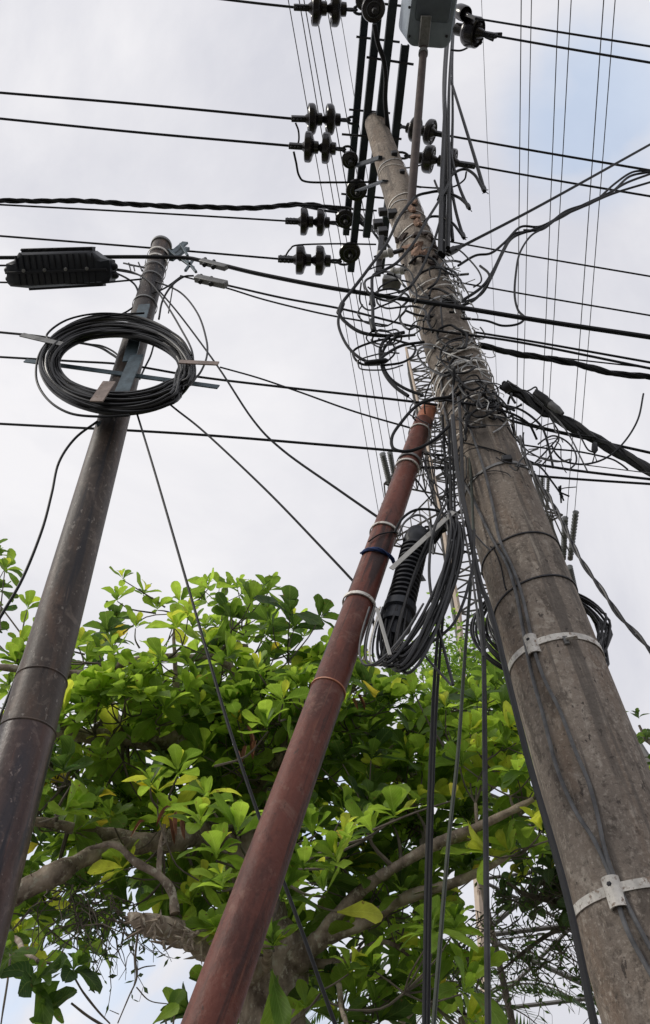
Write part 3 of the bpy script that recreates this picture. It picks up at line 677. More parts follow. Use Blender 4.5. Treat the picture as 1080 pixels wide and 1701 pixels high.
# right-hand bundles
W('straight cable rising from the pole to the right edge, above the loose bundle', [(768, 409), (900, 340), (1080, 240)], 4.5, Y=1.8, ext=(0, 5), name='span_cable', group=T)
mb = MB(); mb.tube([hy(745, 420, 1.8), hy(757, 414, 1.8), hy(772, 406, 1.8)], [pxlen(8, hy(757, 414, 1.8))/2*1.6, pxlen(7, hy(757, 414, 1.8))/2*1.7, .006], 10); tag(mb.build('cable_grip', darkm), 'dark tapered grip where the straight rising cable meets the pole', 'clamp')
LB_ = [('top strand of the loose service bundle on the right', [(760, 440), (790, 425), (815, 420), (838, 402), (866, 378), (900, 376), (945, 352), (985, 336), (1020, 306), (1050, 287), (1080, 283)], 4),
 ('bowed strand of the service bundle, dipping deepest to the pole', [(766, 500), (800, 478), (820, 450), (838, 408), (852, 390), (880, 384), (905, 378), (940, 352), (980, 338), (1018, 318), (1045, 293), (1080, 286)], 4.5),
 ('strand of the service bundle hugging the bowed one', [(764, 508), (790, 498), (812, 470), (836, 420), (852, 394), (890, 380), (930, 362), (965, 343), (1010, 322), (1040, 304), (1080, 289)], 4.5),
 ('lowest strand of the service bundle, straight at the right edge', [(870, 383), (900, 381), (930, 362), (970, 344), (1020, 322), (1080, 302)], 4),
 ('strand splitting off the bundle in a long drop, then back under the pole', [(905, 378), (882, 392), (864, 420), (857, 455), (856, 490), (860, 514), (871, 527), (862, 538), (834, 541), (805, 532), (760, 528), (700, 524), (672, 516)], 3.8)]
for l, p, w_ in LB_: W(l, p, w_, Y=1.78, ext=(0, 4 if p[-1][0] > 1000 else 0) if p[-1][0] > 1000 else (0, 0), group='loose service bundle on the right', name='service_cable', wob=.004)
W('thick flat twisted bundle leaving right below the messenger', [(795, 572), (850, 586), (905, 595), (960, 605), (1020, 620), (1080, 627)], 11, Y=1.9, tw=4, ext=(0, 6), name='bundled_cable', group=T)
W('thin wire shadowing the flat twisted bundle on the right', [(800, 574), (880, 588), (980, 600), (1080, 611)], 2.6, Y=1.9, ext=(0, 6), name='span_cable', group=T)
W('heaviest black bundle slanting down to the right edge', [(836, 640), (870, 658), (905, 682), (960, 712), (1020, 746), (1080, 782)], 19, Y=1.88, tw=5, ext=(0, 5), name='bundled_cable', group=T)
# splice on the heavy bundle
p0, p1 = hy(888, 652, 1.84), hy(936, 688, 1.84); root = thing('cable_splice', p0, 'knobbly black and grey splice on the heavy slanting bundle', 'splice')
d = (p1-p0); L = d.length; mb = MB(); mb.lathe(p0, p1, [(0, .008), (.01, .019), (L*.35, .022), (L*.4, .019), (L*.55, .019)], 14)
for i in range(6): q = p0.lerp(p1, .08+.08*i); mb.lathe(q, q+Vector((.01, 0, .05)), [(0, .008), (.030, .008)], 6)
mb.build('body', black, root); mb = MB(); mb.lathe(p0.lerp(p1, .5), p1, [(0, .018), (L*.3, .016), (L*.48, .008)], 14); mb.build('sleeve', greyc, root)
mb = MB(); p0, p1 = hy(836, 648, 1.86), hy(848, 640, 1.84); mb.lathe(p0, p1, [(0, .02), ((p1-p0).length, .025)], 10); tag(mb.build('cable_clamp', darkm), 'dark end clamp where the heavy bundle meets the pole', 'clamp')
Q = 'loose wires right of the pole joint'
for l, p, w_, ma in (
 ('wire bowing over and down right of the pole, left of the small ring', [(838, 673), (866, 681), (891, 699), (904, 717), (913, 749), (919, 777)], 4, black),
 ('small open wire ring right of the pole', [(894, 738), (906, 729), (921, 724), (941, 733), (955, 750), (957, 768), (945, 781)], 3, midc),
 ('wire crossing the small ring diagonally', [(886, 772), (905, 752), (926, 729)], 3, black),
 ('long hooked wire curling up beside the right edge', [(917, 741), (924, 754), (940, 767), (973, 771), (1008, 760), (1038, 733), (1060, 696), (1069, 654)], 3.2, black),
 ('wire running flat right through the ring then drooping', [(862, 738), (910, 745), (960, 750), (1011, 761), (1030, 770), (1043, 780)], 3, black),
 ('short wire dropping from the heavy bundle to a small clip', [(960, 717), (968, 732), (977, 747), (989, 752)], 2.8, black),
 ('black wire trailing down to a frayed knot', [(855, 758), (880, 766), (900, 778), (917, 800), (930, 818)], 3.2, black),
 ('thin tail sticking right from the frayed knot', [(929, 816), (936, 811), (957, 809)], 1.8, midc),
 ('pale thin wire falling across the heavy bundle', [(843, 632), (858, 642), (880, 656), (916, 686), (945, 722), (976, 783)], 2.4, greyc),
 ('small hooked wire above the splice', [(868, 652), (880, 648), (890, 643), (893, 652), (885, 655)], 2.8, midc),
 ('wire slanting from the joint under the heavy bundle', [(845, 690), (880, 704), (940, 719), (990, 727)], 3.4, black),
 ('thin grey wire crossing low right of the pole', [(865, 752), (930, 766), (1000, 776), (1080, 786)], 1.8, greyc)):
    W(l, p, w_, Y=1.86, ma=ma, group=Q, name='loose_wire', cat='wire')
mb = MB(); a = hy(988, 735, 1.86); b = hy(988, 764, 1.86); mb.lathe(a, b, [(0, .004), (.01, .011), (.05, .013), (.07, .005)], 8); mb.tube([hy(984, 770, 1.86), b.lerp(a, .3), hy(992, 768, 1.86)], .003, 5); tag(mb.build('wire_clip', black), 'small black clip hanging on wires below the heavy bundle', 'clip')
mb = MB()
for i in range(9):
    a = hy(931, 818, 1.86); mb.tube([a, a+Vector((rnd.uniform(-1, 1), rnd.uniform(-1, 1), rnd.uniform(-1, 1)))*.03], .0035, 5)
tag(mb.build('wire_knot', black), 'frayed black knot hanging right of the concrete pole', 'wire')
W('twisted grey service cable falling from the pole to the right edge', [(862, 724), (874, 760), (893, 798), (919, 838), (948, 897), (966, 932), (988, 963), (1022, 1013), (1050, 1046), (1082, 1082)], 9, Y=1.70, tw=2, ma=midc, ext=(0, 3), name='service_cable')
# ------------------------------------------------------------------ cables strapped down the concrete pole
OP = lambda off: (lambda p: onpole(p[0], p[1], off))
V_ = 'cables running down the concrete pole'
W('grey cable down the pole face, left one entering the upper clamp', [(732, 620), (737, 670), (747, 720), (757, 777), (780, 817), (817, 893), (842, 937), (857, 984), (868, 1040), (874, 1075), (886, 1130), (903, 1190), (925, 1275), (955, 1345), (985, 1392), (1008, 1440), (1020, 1475), (1042, 1545), (1085, 1625)], 6, place=OP(.010), ma=greyc, name='strapped_cable', group=V_)
W('grey cable down the pole face, right one entering the upper clamp', [(766, 640), (778, 700), (804, 780), (819, 842), (830, 896), (850, 940), (866, 984), (879, 1040), (886, 1075), (905, 1130), (930, 1180), (955, 1245), (978, 1300), (994, 1360), (1002, 1400), (1014, 1440), (1030, 1478), (1056, 1530), (1090, 1592)], 6, place=OP(.010), ma=greyc, name='strapped_cable', group=V_)
W('thin dark cable end curving on the pole face between the seams', [(815, 908), (822, 915), (832, 940), (838, 970), (841, 980)], 2.6, place=OP(.004), ma=black, name='strapped_cable', group=V_)
W('thin black wire angling across the pole under the joint', [(770, 735), (800, 742), (828, 750), (850, 760)], 2.4, place=OP(.006), ma=black, name='strapped_cable', group=V_)
mb = MB(); p = onpole(842, 763, .01); mb.box(p, Vector((.018, 0, 0)), Vector((0, .012, 0)), Vector((0, 0, .014))); tag(mb.build('junction_clip', darkm), 'small dark clip on the thin wire crossing the pole face', 'clip')
# hanging verticals between red pipe and concrete pole
H_ = 'cables hanging down between the poles'
for l, p, w_, Y, ma, e in (
 ('grey cable hanging straight, nearest the concrete pole left edge', [(762, 660), (766, 720), (770, 827), (784, 907), (793, 967), (801, 1026), (804, 1100), (806, 1300), (811, 1705)], 7, 1.72, midc, 1.3),
 ('thick black cable slanting down along the concrete pole', [(752, 690), (760, 780), (772, 842), (796, 961), (810, 999), (825, 1050), (840, 1112), (880, 1270), (940, 1480), (988, 1705)], 9.5, 1.66, blackc, 1.3),
 ('left cable of the black twin hanging into the tree', [(745, 700), (750, 833), (749, 890), (737, 967), (724, 1097), (716, 1250), (709, 1450), (705, 1705)], 5.5, 1.74, black, 1.3),
 ('right cable of the black twin hanging into the tree', [(750, 700), (755, 833), (754, 890), (742, 967), (730, 1097), (721, 1250), (715, 1450), (711, 1705)], 5, 1.76, black, 1.3),
 ('faded cable slanting left as it hangs into the tree', [(776, 700), (784, 820), (787, 925), (781, 981), (772, 1094), (761, 1250), (745, 1400), (720, 1705)], 5.5, 1.8, greenc, 1.3),
 ('thin grey strand hanging beside the pole and merging lower', [(752, 640), (757, 760), (768, 860), (782, 940), (792, 1010), (803, 1090)], 3.6, 1.7, greyc, 0),
 ('pale strand hanging in front of the tower lattice', [(757, 850), (775, 870), (800, 900), (816, 915)], 2.6, 1.7, greyc, 0),
 ('black strand behind the pipe going straight down', [(735, 690), (741, 790), (746, 870), (742, 930), (735, 1000)], 5, 1.84, black, 0),
 ('slim black strand bridging pipe and pole diagonally', [(690, 795), (715, 830), (735, 852), (752, 862)], 2.8, 1.8, black, 0),
 ('cable rising from the coil across to the concrete pole', [(690, 1083), (727, 1060), (754, 1035), (770, 1000), (779, 969), (786, 935), (788, 880)], 5, 1.62, blackc, 0),
 ('loose tail crossing the twin cables and ending by the leaves', [(744, 830), (721, 880), (713, 947), (721, 1013), (738, 1080), (753, 1138)], 5, 1.58, midc, 0),
 ('pale strap end dangling below the coil', [(693, 1072), (715, 1100), (735, 1122), (750, 1138)], 4.5, 1.6, greyc, 0),
 ('short black wire between lattice and pole', [(752, 908), (770, 915), (782, 921)], 3.2, 1.7, black, 0)):
    W(l, p, w_, Y=Y, ma=ma, ext=(0, e), group=H_, name='hanging_cable')
for i, (x0, x1, y0, y1) in enumerate(((712, 735, 705, 850), (722, 716, 700, 840), (706, 728, 760, 860), (730, 748, 720, 845), (700, 742, 745, 850), (742, 718, 760, 880))):
    xm = (x0+x1)/2+rnd.uniform(-10, 10)
    W(['faint', 'bowed', 'short', 'straight', 'slack', 'twiggy'][i]+' thin wire between the red pipe top and the concrete pole', [(x0, y0), (xm, (y0+y1)/2), (x1, y1)], 2.2, Y=1.82, ma=midc, group=H_, name='thin_wire', cat='wire')

# coil hung behind the concrete pole
def coil(label, name, C0, U1, U2, r0, r1, turns, wr, depth, ma, seed, squash=1., group=None, jit=.012, r0b=None):
    rg = random.Random(seed); mb = MB(); nrm = U1.cross(U2).normalized()
    pts = []; per = 36
    ph = [rg.uniform(0, 6.28) for _ in range(4)]
    for t in range(turns):
        rr = rg.uniform(r0, r1); dy = rg.uniform(-depth, depth); ox, oz = rg.uniform(-jit, jit), rg.uniform(-jit, jit); e = rg.uniform(.96, 1.04)
        loop = []
        for i in range(per):
            a = 2*math.pi*i/per; wv = 1+.012*math.sin(3*a+t)+.012*math.sin(2*a+ph[t % 4])
            loop.append(C0 + U1*(rr*wv*math.cos(a)*e+ox) + U2*(rr*squash*wv*math.sin(a)/e+oz) + nrm*(dy+.01*math.sin(a*2+t)))
        pts.append(loop)
    allp = []
    for t, loop in enumerate(pts):
        allp += loop[:-3]
    mb.tube(smoothpts(allp, 2), wr, 7)
    return mb.build(name, ma)
c0 = hd(903, 1042, 2.0+.14)
tag(coil('', 'cable_coil', Vector((c0.x, c0.y, c0.z)), Vector((1, 0, -.12)).normalized(), Vector((.1, .12, 1)).normalized(), .175, .225, 14, .0045, .03, blackc, 4), 'coil of black cable hung behind the concrete pole, showing on both sides', 'cable coil')

# ------------------------------------------------------------------ red pipe (raking strut)
dr = (RB-RA).normalized(); tg_ = RB.z/(-dr.z)
RG = RB + dr*tg_
rp = thing('strut_pole', RG, 'leaning oxide red steel pole propped against the concrete pole', 'pole')
def rp_at(t): return RA.lerp(RG, t)
mb = MB(); P = [rp_at(.035+.965*i/40) for i in range(41)]; mb.tube(P, [.0425+.0005*math.sin(i) for i in range(41)], 32); mb.build('tube', m_red, rp)
mb = MB(); mb.tube([rp_at(0), rp_at(.002), rp_at(.115), rp_at(.117)], [.034, .037, .038, .036], 28); mb.build('upper_sleeve', m_redtop, rp)
def raxis(z): return lean(RA, RG, z)
def on_red(px, py, off=.004): return onpole(px, py, off, ax=raxis, rd=lambda z: .047)
def rring(py, wz, th, ma, nm, px, off=.003, tilt=(0, 0)):
    p = on_red(px, py, 0); t = (p-RA).dot(dr); c = RA+dr*t
    u = dr.cross(Vector((0, 1, 0))).normalized(); v = dr.cross(u); mb = MB(); b0 = 0; n = 36
    for i in range(n):
        a = 2*math.pi*i/n; d = u*math.cos(a)+v*math.sin(a); s_ = dr*(tilt[0]*math.cos(a)+tilt[1]*math.sin(a))
        mb.v += [c+d*(.0435+off-.002)+s_-dr*wz/2, c+d*(.0435+off+th)+s_-dr*wz/2, c+d*(.0435+off+th)+s_+dr*wz/2, c+d*(.0435+off-.002)+s_+dr*wz/2]
    for i in range(n):
        for j in range(4): k2 = (i+1) % n; mb.f.append((i*4+j, k2*4+j, k2*4+(j+1) % 4, i*4+(j+1) % 4))
    return mb.build(nm, ma, rp)
rring(870, .011, .002, white_tie, 'steel_band', 648, tilt=(0, .004)); rring(985, .012, .002, white_tie, 'steel_band', 606, tilt=(.0, .006))
rring(705, .010, .002, white_tie, 'steel_band', 702); rring(755, .016, .0025, galv, 'steel_band', 688); rring(765, .012, .002, white_tie, 'steel_band', 686)
rring(1130, .004, .0012, m_redtop, 'weld_ring', 555, off=.001); 
W('blue cord knotted round the red pole', [(600, 920), (612, 912), (632, 914), (650, 926), (655, 935)], 7, place=lambda p: on_red(p[0], p[1], .005), ma=bluet, name='cord', cat='cord', tw=3)
W('loose dark wire looped round the red pole above the cord', [(612, 900), (630, 888), (652, 884), (662, 886)], 2.5, place=lambda p: on_red(p[0], p[1], .006), ma=black, name='loose_wire', cat='wire')
# strap bar (pale flat metal strip)
mb = MB(); mb.bar(hd(650, 945, 1.60), hd(754, 850, 1.72), .015, .003, up=Vector((.2, -1, .1))); o = mb.build('metal_strip', whitec); tag(o, 'pale flat metal strip slanting up from the red pole across the coil', 'metal strip')
mb = MB(); mb.bar(hd(668, 905, 1.74), hd(704, 965, 1.74), .016, .003, up=Vector((.2, -1, .1))); tag(mb.build('metal_strip', galv), 'short dark metal strip crossing behind the pale one', 'metal strip')
mb = MB(); mb.bar(hd(626, 1010, 1.52), hd(648, 1088, 1.52), .009, .003, up=Vector((.2, -1, .1))); tag(mb.build('metal_strip', whitec), 'pale metal strip hanging at the foot of the red pole coil', 'metal strip')
# ribbed closure
p0, p1 = hd(696, 880, 1.74), hd(652, 1062, 1.68); d = (p1-p0); L = d.length; u = d.normalized()
root = thing('splice_closure', p0, 'upright ribbed black cable closure strapped behind the red pole', 'splice closure')
rr = pxlen(23, (p0+p1)/2)
mb = MB(); prof = [(0, rr*.3), (.006, rr*.6), (.02, rr*.85), (.05, rr*.98), (L*.15, rr*.98), (L*.17, rr*.82), (L*.20, rr*.82)]; mb.lathe(p0, p1, prof, 28); mb.build('dome', plast, root)
mb = MB(); prof = [(L*.18, rr*.84)]; k = 13
for i in range(k):
    t = L*(.20+.52*i/k); prof += [(t, rr*.82), (t+.003, rr*1.02), (t+.010, rr*1.02), (t+.013, rr*.82)]
prof += [(L*.73, rr*.84)]; mb.lathe(p0, p1, prof, 30); mb.build('ribbed_body', ribpl, root)
mb = MB(); mb.lathe(p0, p1, [(L*.72, rr*.9), (L*.735, rr*1.14), (L*.79, rr*1.16), (L*.80, rr*.95), (L*.86, rr*.95), (L*.865, rr*1.05), (L*.90, rr*1.05), (L*.905, rr*.8), (L, rr*.72)], 30); mb.build('clamp_collar', plast, root)
mb = MB()
for i in range(4):
    a = i*1.57+.4; s1 = u.cross(Vector((0, 1, 0))).normalized(); s2 = u.cross(s1); q = p1+(s1*math.cos(a)+s2*math.sin(a))*rr*.42; mb.lathe(q-u*.02, q+u, [(0, .012), (.045, .011), (.05, .007)], 10)
mb.build('cable_port', ribpl, root)
# long coil over the closure: parallel loops, each running its own way, one continuous cable
def longcoil():
    rg = random.Random(21); allp = []
    for t in range(19):
        cx, cy = 701+rg.uniform(-6, 8), 985+rg.uniform(-6, 6); la, lb = rg.uniform(112, 138), rg.uniform(16, 44); tl = R(rg.uniform(15, 28)); Yb = rg.uniform(-.04, .05)
        for i in range(26):
            a = 2*math.pi*i/28
            u_, v_ = lb*math.sin(a), -la*math.cos(a)
            x = cx+u_*math.cos(tl)-v_*math.sin(tl); y = cy+u_*math.sin(tl)+v_*math.cos(tl)
            side = -.05 if math.sin(a) > 0 else .02
            allp.append(hd(x, y, 1.66+(1000-y)*.0006+Yb+side))
    mb = MB(); mb.tube(smoothpts(allp, 2), pxlen(4.2, allp[0])/2, 7); return mb.build('cable_coil', blackc)
tag(longcoil(), 'long drooping coil of black cable hanging over the ribbed closure', 'cable coil', 'cable coils')
for i, (dx, lb, ma, nm) in enumerate(((-8, 44, greyc, 'outermost'), (-3, 38, greyc, 'second'), (0, 34, white_tie, 'pale'), (4, 48, midc, 'inner'), (12, 42, midc, 'right hand'))):
    pts = []
    for j in range(14):
        a = .2*math.pi+j*.135*math.pi*(.92)
        x = 672+dx-lb*math.sin(a-.5)*1.0+(a-2)*4; v_ = -128*math.cos(a); x2 = x-v_*.30; y2 = 980+v_*.98
        pts.append((x2-12, y2))
    pts = [(p[0]+14, p[1]) for p in pts if 985 < p[1] < 1125]
    W('%s grey strand sweeping round the left of the long coil' % nm, pts, 3.6, Y=1.55+.012*i, ma=ma, name='coil_strand', cat='cable')
W('grey cable arching over the top of the closure', [(662, 890), (672, 868), (690, 856), (706, 860), (716, 880), (720, 920)], 4, Y=1.62, ma=greyc, name='cable_loop')
W('black cable arching from the red pole over the closure', [(655, 885), (668, 862), (688, 848), (712, 846), (735, 852), (745, 870)], 4.5, Y=1.66, name='cable_loop')

# ------------------------------------------------------------------ left pole
lb0 = laxis(0); lp = thing('telecom_pole', Vector((lb0.x, lb0.y, 0)), 'narrow brown steel pole on the left carrying the round cable coil', 'utility pole')
zt = laxis(LT.z).z
def seg(nm, z0, z1, r0, r1, ma, parent=lp):
    mb = MB(); mb.tube([laxis(z0+(z1-z0)*i/16) for i in range(17)], [r0+(r1-r0)*i/16 for i in range(17)], 36); return mb.build(nm, ma, parent)
def zl(px, py, H=1.93): return hd(px, py, H).z
z1, z2 = zl(72, 1108), zl(50, 1195)
seg('upper_tube', z1-.02, zt, .0715, .056, m_left); seg('middle_tube', z2-.02, z1, .0755, .0735, m_left); seg('lower_tube', 0, z2, .080, .0775, m_left2)
for z, r in ((z1, .0735), (z2, .0772)):
    mb = MB(); c = laxis(z); mb.lathe(c-Vector((0, 0, .006)), c+Vector((0, 0, 1)), [(0, r), (.004, r+.003), (.008, r+.001), (.012, r-.004)], 36); mb.build('weld_collar', m_left, lp)
mb = MB(); c = laxis(zt); mb.lathe(c-Vector((0, 0, .01)), c+Vector((0, 0, 1)), [(0, .058), (.004, .064), (.03, .064), (.036, .05)], 30); mb.build('pole_cap', galv, lp)
for py in (412, 423, 436, 452, 492):
    mb = MB(); z = zl(268-(py-405)*.27, py, 1.94); ring(mb, z, .02 if py < 430 else .014, .003, ax=laxis, rd=lambda z: .060+.0, off=.003); mb.build('steel_band', white_tie if py < 430 else galv, lp)
# blue bracket + clamps at pole top
root = thing('blue_bracket', hy(295, 425, 1.85), 'blue painted bracket fixed at the top of the narrow pole', 'bracket')
mb = MB(); mb.bar(hy(278, 428, 1.80), hy(308, 403, 1.80), .04, .014, up=Vector((0, -1, 0))); mb.bar(hy(284, 432, 1.8), hy(312, 412, 1.8), .016, .03); mb.build('plate', blueg, root)
mb = MB()
for a, b in (((280, 415), (300, 432)), ((300, 405), (312, 425)), ((300, 430), (322, 445)), ((310, 432), (326, 452)), ((322, 430), (308, 450))): mb.bar(hy(*a, 1.78), hy(*b, 1.78), .014, .014)
mb.build('hook', blueg, root)
def susp(label, a, b, wd, Y):
    p0, p1 = hy(*a, Y), hy(*b, Y); root = thing('span_clamp', p0, label, 'clamp', 'clamps on the spans beside the narrow pole')
    mb = MB(); mb.bar(p0, p1, wd, wd*.8, up=Vector((0, -1, 0))); mb.build('body', galv, root)
    mb = MB()
    for t in (.15, .5): q = p0.lerp(p1, t); mb.lathe(q-Vector((0, 0, .04)), q+Vector((0, 0, .05)), [(0, .012), (.02, .012), (.02, .006), (.07, .006), (.07, .011), (.085, .011)], 8)
    mb.build('bolt', darkm, root)
susp('upper span clamp right of the narrow pole, on the messenger', (334, 434), (376, 445), .034, 1.68); susp('lower wedge clamp right of the narrow pole', (326, 462), (376, 473), .042, 1.72)
mb = MB()
for a, b in (((214, 437), (218, 452)), ((222, 442), (224, 450)), ((230, 436), (236, 450)), ((214, 440), (240, 444)), ((205, 437), (245, 446))): mb.bar(hy(*a, 1.8), hy(*b, 1.8), .008, .008)
tag(mb.build('strain_fitting', darkm), 'small linked fitting between the black closure and the narrow pole', 'fitting')
# coil bracket
PC = hy(200, 607, 1.80)
bk = thing('coil_bracket', PC, 'cross shaped galvanised bracket holding the round coil on the narrow pole', 'bracket')
mb = MB(); mb.bar(hy(42, 599, 1.73), hy(363, 643, 1.73), .028, .006, up=Vector((0, -1, 0))); mb.build('crossbar', blueg, bk)
mb = MB(); mb.bar(hy(240, 506, 1.70), hy(214, 600, 1.70), .058, .006, up=Vector((0, -1, 0))); mb.bar(hy(228, 590, 1.69), hy(192, 676, 1.69), .062, .006, up=Vector((0, -1, 0))); mb.build('upright', blueg, bk)
for a, b, ma, Y, wd in (((36, 556), (104, 572), galv, 1.61, .03), ((298, 601), (363, 604), rustplate, 1.60, .026), ((160, 667), (182, 634), rustplate, 1.59, .055), ((160, 705), (178, 700), blueg, 1.74, .03)):
    mb = MB(); mb.bar(hy(*a, Y), hy(*b, Y), wd, .006, up=Vector((0, -1, 0))); mb.build('retaining_plate', ma, bk)
def round_coil():
    rg = random.Random(8); allp = []
    for t in range(36):
        k = rg.uniform(.79, 1.0); dx, dy, Yv = rg.uniform(-4, 4), rg.uniform(-4, 4), 1.655+rg.uniform(-.035, .03); tl = R(rg.uniform(1, 6)); e = rg.uniform(.97, 1.03)
        for i in range(34):
            a = 2*math.pi*i/35 + .6; wv = 1+.014*math.sin(3*a+t)+.012*math.sin(2*a+t*.7)
            u_, v_ = 128*k*wv*e*math.cos(a), 80*(1-(1-k)*2.0)*wv/e*math.sin(a)
            allp.append(hy(196+dx+u_*math.cos(tl)-v_*math.sin(tl), 607+dy+u_*math.sin(tl)+v_*math.cos(tl), Yv+.012*math.sin(a*2+t)))
    mb = MB(); mb.tube(smoothpts(allp, 2), .0068, 7); return mb.build('cable_coil', blackc)
co = round_coil()
tag(co, 'large round coil of black cable mounted on the narrow pole', 'cable coil', 'cable coils')
W('outermost slack loop drooping below the round coil', [(240, 520), (180, 525), (110, 545), (70, 580), (60, 625), (78, 662), (115, 686), (165, 692), (215, 690)], 4, Y=1.62, name='cable_loop')
W('slack loop arching over the top of the round coil', [(90, 572), (78, 556), (110, 532), (160, 521), (215, 524), (262, 540), (300, 562), (318, 590)], 3.6, Y=1.62, name='cable_loop')
# cables around left pole
for l, p, w_, Y, ma in (
 ('grey cable looping wide over the right of the round coil', [(188, 448), (225, 455), (260, 468), (300, 486), (328, 520), (342, 560), (344, 590), (332, 620), (310, 640)], 3.2, 1.76, midc),
 ('thin cable dropping from the closure behind the coil', [(190, 452), (215, 465), (228, 480), (232, 510), (222, 540)], 3.4, 1.78, black),
 ('cable from the closure crossing the pole and following the coil right', [(188, 446), (220, 452), (250, 470), (276, 505), (300, 545), (318, 580), (322, 610)], 3.2, 1.74, midc),
 ('cable bowing left from the pole down into the coil', [(300, 460), (275, 478), (245, 492), (215, 515), (195, 525)], 3, 1.76, black),
 ('short cable hooking from the wedge clamp down to the coil', [(322, 458), (305, 460), (285, 475), (270, 500), (264, 530)], 3.4, 1.74, black),
 ('thin stub hanging between clamp and coil', [(288, 470), (285, 490), (280, 520)], 2.2, 1.74, black),
 ('cable curving behind the coil through its opening', [(150, 572), (170, 575), (190, 585), (205, 600)], 3.2, 1.9, black),
 ('cable emerging behind the pole beside the coil opening', [(255, 575), (250, 592), (240, 612), (232, 630)], 3.2, 1.95, black),
 ('upper cable entering the left edge behind the closure', [(0, 441), (20, 441), (60, 441)], 3.4, 1.76, black),
 ('lower cable leaving the closure along the bottom', [(0, 469), (60, 470), (150, 471), (200, 467), (253, 462)], 3.2, 1.76, black)):
    W(l, p, w_, Y=Y, ma=ma, ext=(5 if p[0][0] == 0 else 0, 0), name='cable_loop' if p[0][0] else 'span_cable')
W('long cable slanting from the coil down to the strut near the ribbed closure', [(262, 480), (300, 525), (362, 609), (420, 697), (470, 748), (560, 812), (632, 862)], 3.6, Y=1.78, name='stay_cable', cat='cable', group='cables slanting down from the coil')
W('cable slanting from under the coil to the band on the red pole', [(255, 648), (290, 678), (340, 718), (440, 812), (530, 905), (598, 978), (612, 1000), (622, 1040)], 4, Y=1.66, name='stay_cable', cat='cable', group='cables slanting down from the coil')
W('long cable dropping from the coil across the tree to the bottom edge', [(218, 655), (228, 688), (262, 800), (330, 1035), (378, 1200), (430, 1355), (490, 1515), (558, 1705)], 4.6, Y=1.66, ext=(0, .8), name='stay_cable', cat='cable', group='cables slanting down from the coil')
W('black cable bowing out left of the narrow pole to the left edge', [(162, 700), (125, 728), (98, 768), (86, 820), (70, 880), (38, 960), (0, 1026)], 4.6, Y=1.7, ext=(0, 1.5), name='drop_cable', cat='cable')
W('thin green cable following the left side of the narrow pole', [(128, 835), (105, 900), (72, 1000), (40, 1090), (0, 1190)], 4, Y=1.78, ma=greenc, ext=(0, 1.5), name='drop_cable', cat='cable')

# big black closure on the left span
root = thing('splice_closure', hy(100, 446, 1.72), 'long black horizontal cable closure hanging at the left of the narrow pole', 'splice closure')
def closure():
    a, b = hy(16, 452, 1.72), hy(188, 446, 1.72); d = b-a; L = d.length; X = d.normalized(); Yv = ((a+b)/2-O).normalized(); Yv = (Yv - X*Yv.dot(X)).normalized(); Z = X.cross(Yv)
    hgt = pxlen(60, (a+b)/2)
    def prism(prof, y0, y1, nm, ma, bev=.0):
        mb = MB(); k = len(prof)
        for yy, s_ in ((y0, .86), (y0+.02, 1), (y1-.02, 1), (y1, .86)):
            for (t, h) in prof: mb.v.append(a+X*((t-.5)*s_+.5)*L+Z*h*s_*hgt+Yv*yy)
        for i in range(3):
            for j in range(k): mb.f.append((i*k+j, i*k+(j+1) % k, (i+1)*k+(j+1) % k, (i+1)*k+j))
        mb.f.append(tuple(reversed(range(k)))); mb.f.append(tuple(3*k+j for j in range(k)))
        return mb.build(nm, ma, root)
    mb = MB()
    for i in range(13): q = a+X*L*(.14+.72*i/12)-Yv*.068; mb.bar(q+Z*hgt*.06, q+Z*hgt*.42, .008, .016, up=Yv); mb.bar(q-Z*hgt*.07, q-Z*hgt*.36, .008, .016, up=Yv)
    mb.build('face_ribs', ribpl, root)
    prism([(0, -.28), (.03, -.38), (.2, -.44), (.97, -.38), (1, -.2), (1, .22), (.93, .28), (.84, .48), (.16, .5), (.10, .3), (.02, .22)], -.07, .07, 'body', plast)
    mb = MB(); mb.bar(a+X*L*.16+Z*hgt*.53, a+X*L*.84+Z*hgt*.51, .05, .03, up=Z); 
    for i in range(9): q = a+X*L*(.18+.64*i/8)+Z*hgt*.56; mb.bar(q-X*.012, q+X*.012, .062, .008, up=Z)
    mb.build('top_rail', ribpl, root)
    mb = MB(); mb.bar(a+X*L*.02-Z*hgt*.02-Yv*.072, a+X*L*.98-Z*hgt*.02-Yv*.072, .02, .012, up=Z); mb.bar(a+X*L*.18-Z*hgt*.47, a+X*L*.9-Z*hgt*.42, .05, .014, up=Z)
    mb.build('seam_rib', ribpl, root)
    for i in range(4):
        mb = MB(); q = a+X*L*(.2+.2*i)+Z*hgt*.02-Yv*.074; mb.lathe(q-Yv*.0, q-Yv*.03, [(0, .010), (.008, .010), (.010, .006)], 10); mb.build('bolt', galv, root)
    for t, s_ in ((0, -1), (1, 1)):
        for h in (-.18, .05):
            mb = MB(); q = a+X*L*t+Z*hgt*h; mb.lathe(q-X*s_*.02, q+X*s_, [(0, .022), (.035, .020), (.045, .012)], 12); mb.build('cable_port', ribpl, root)
closure()

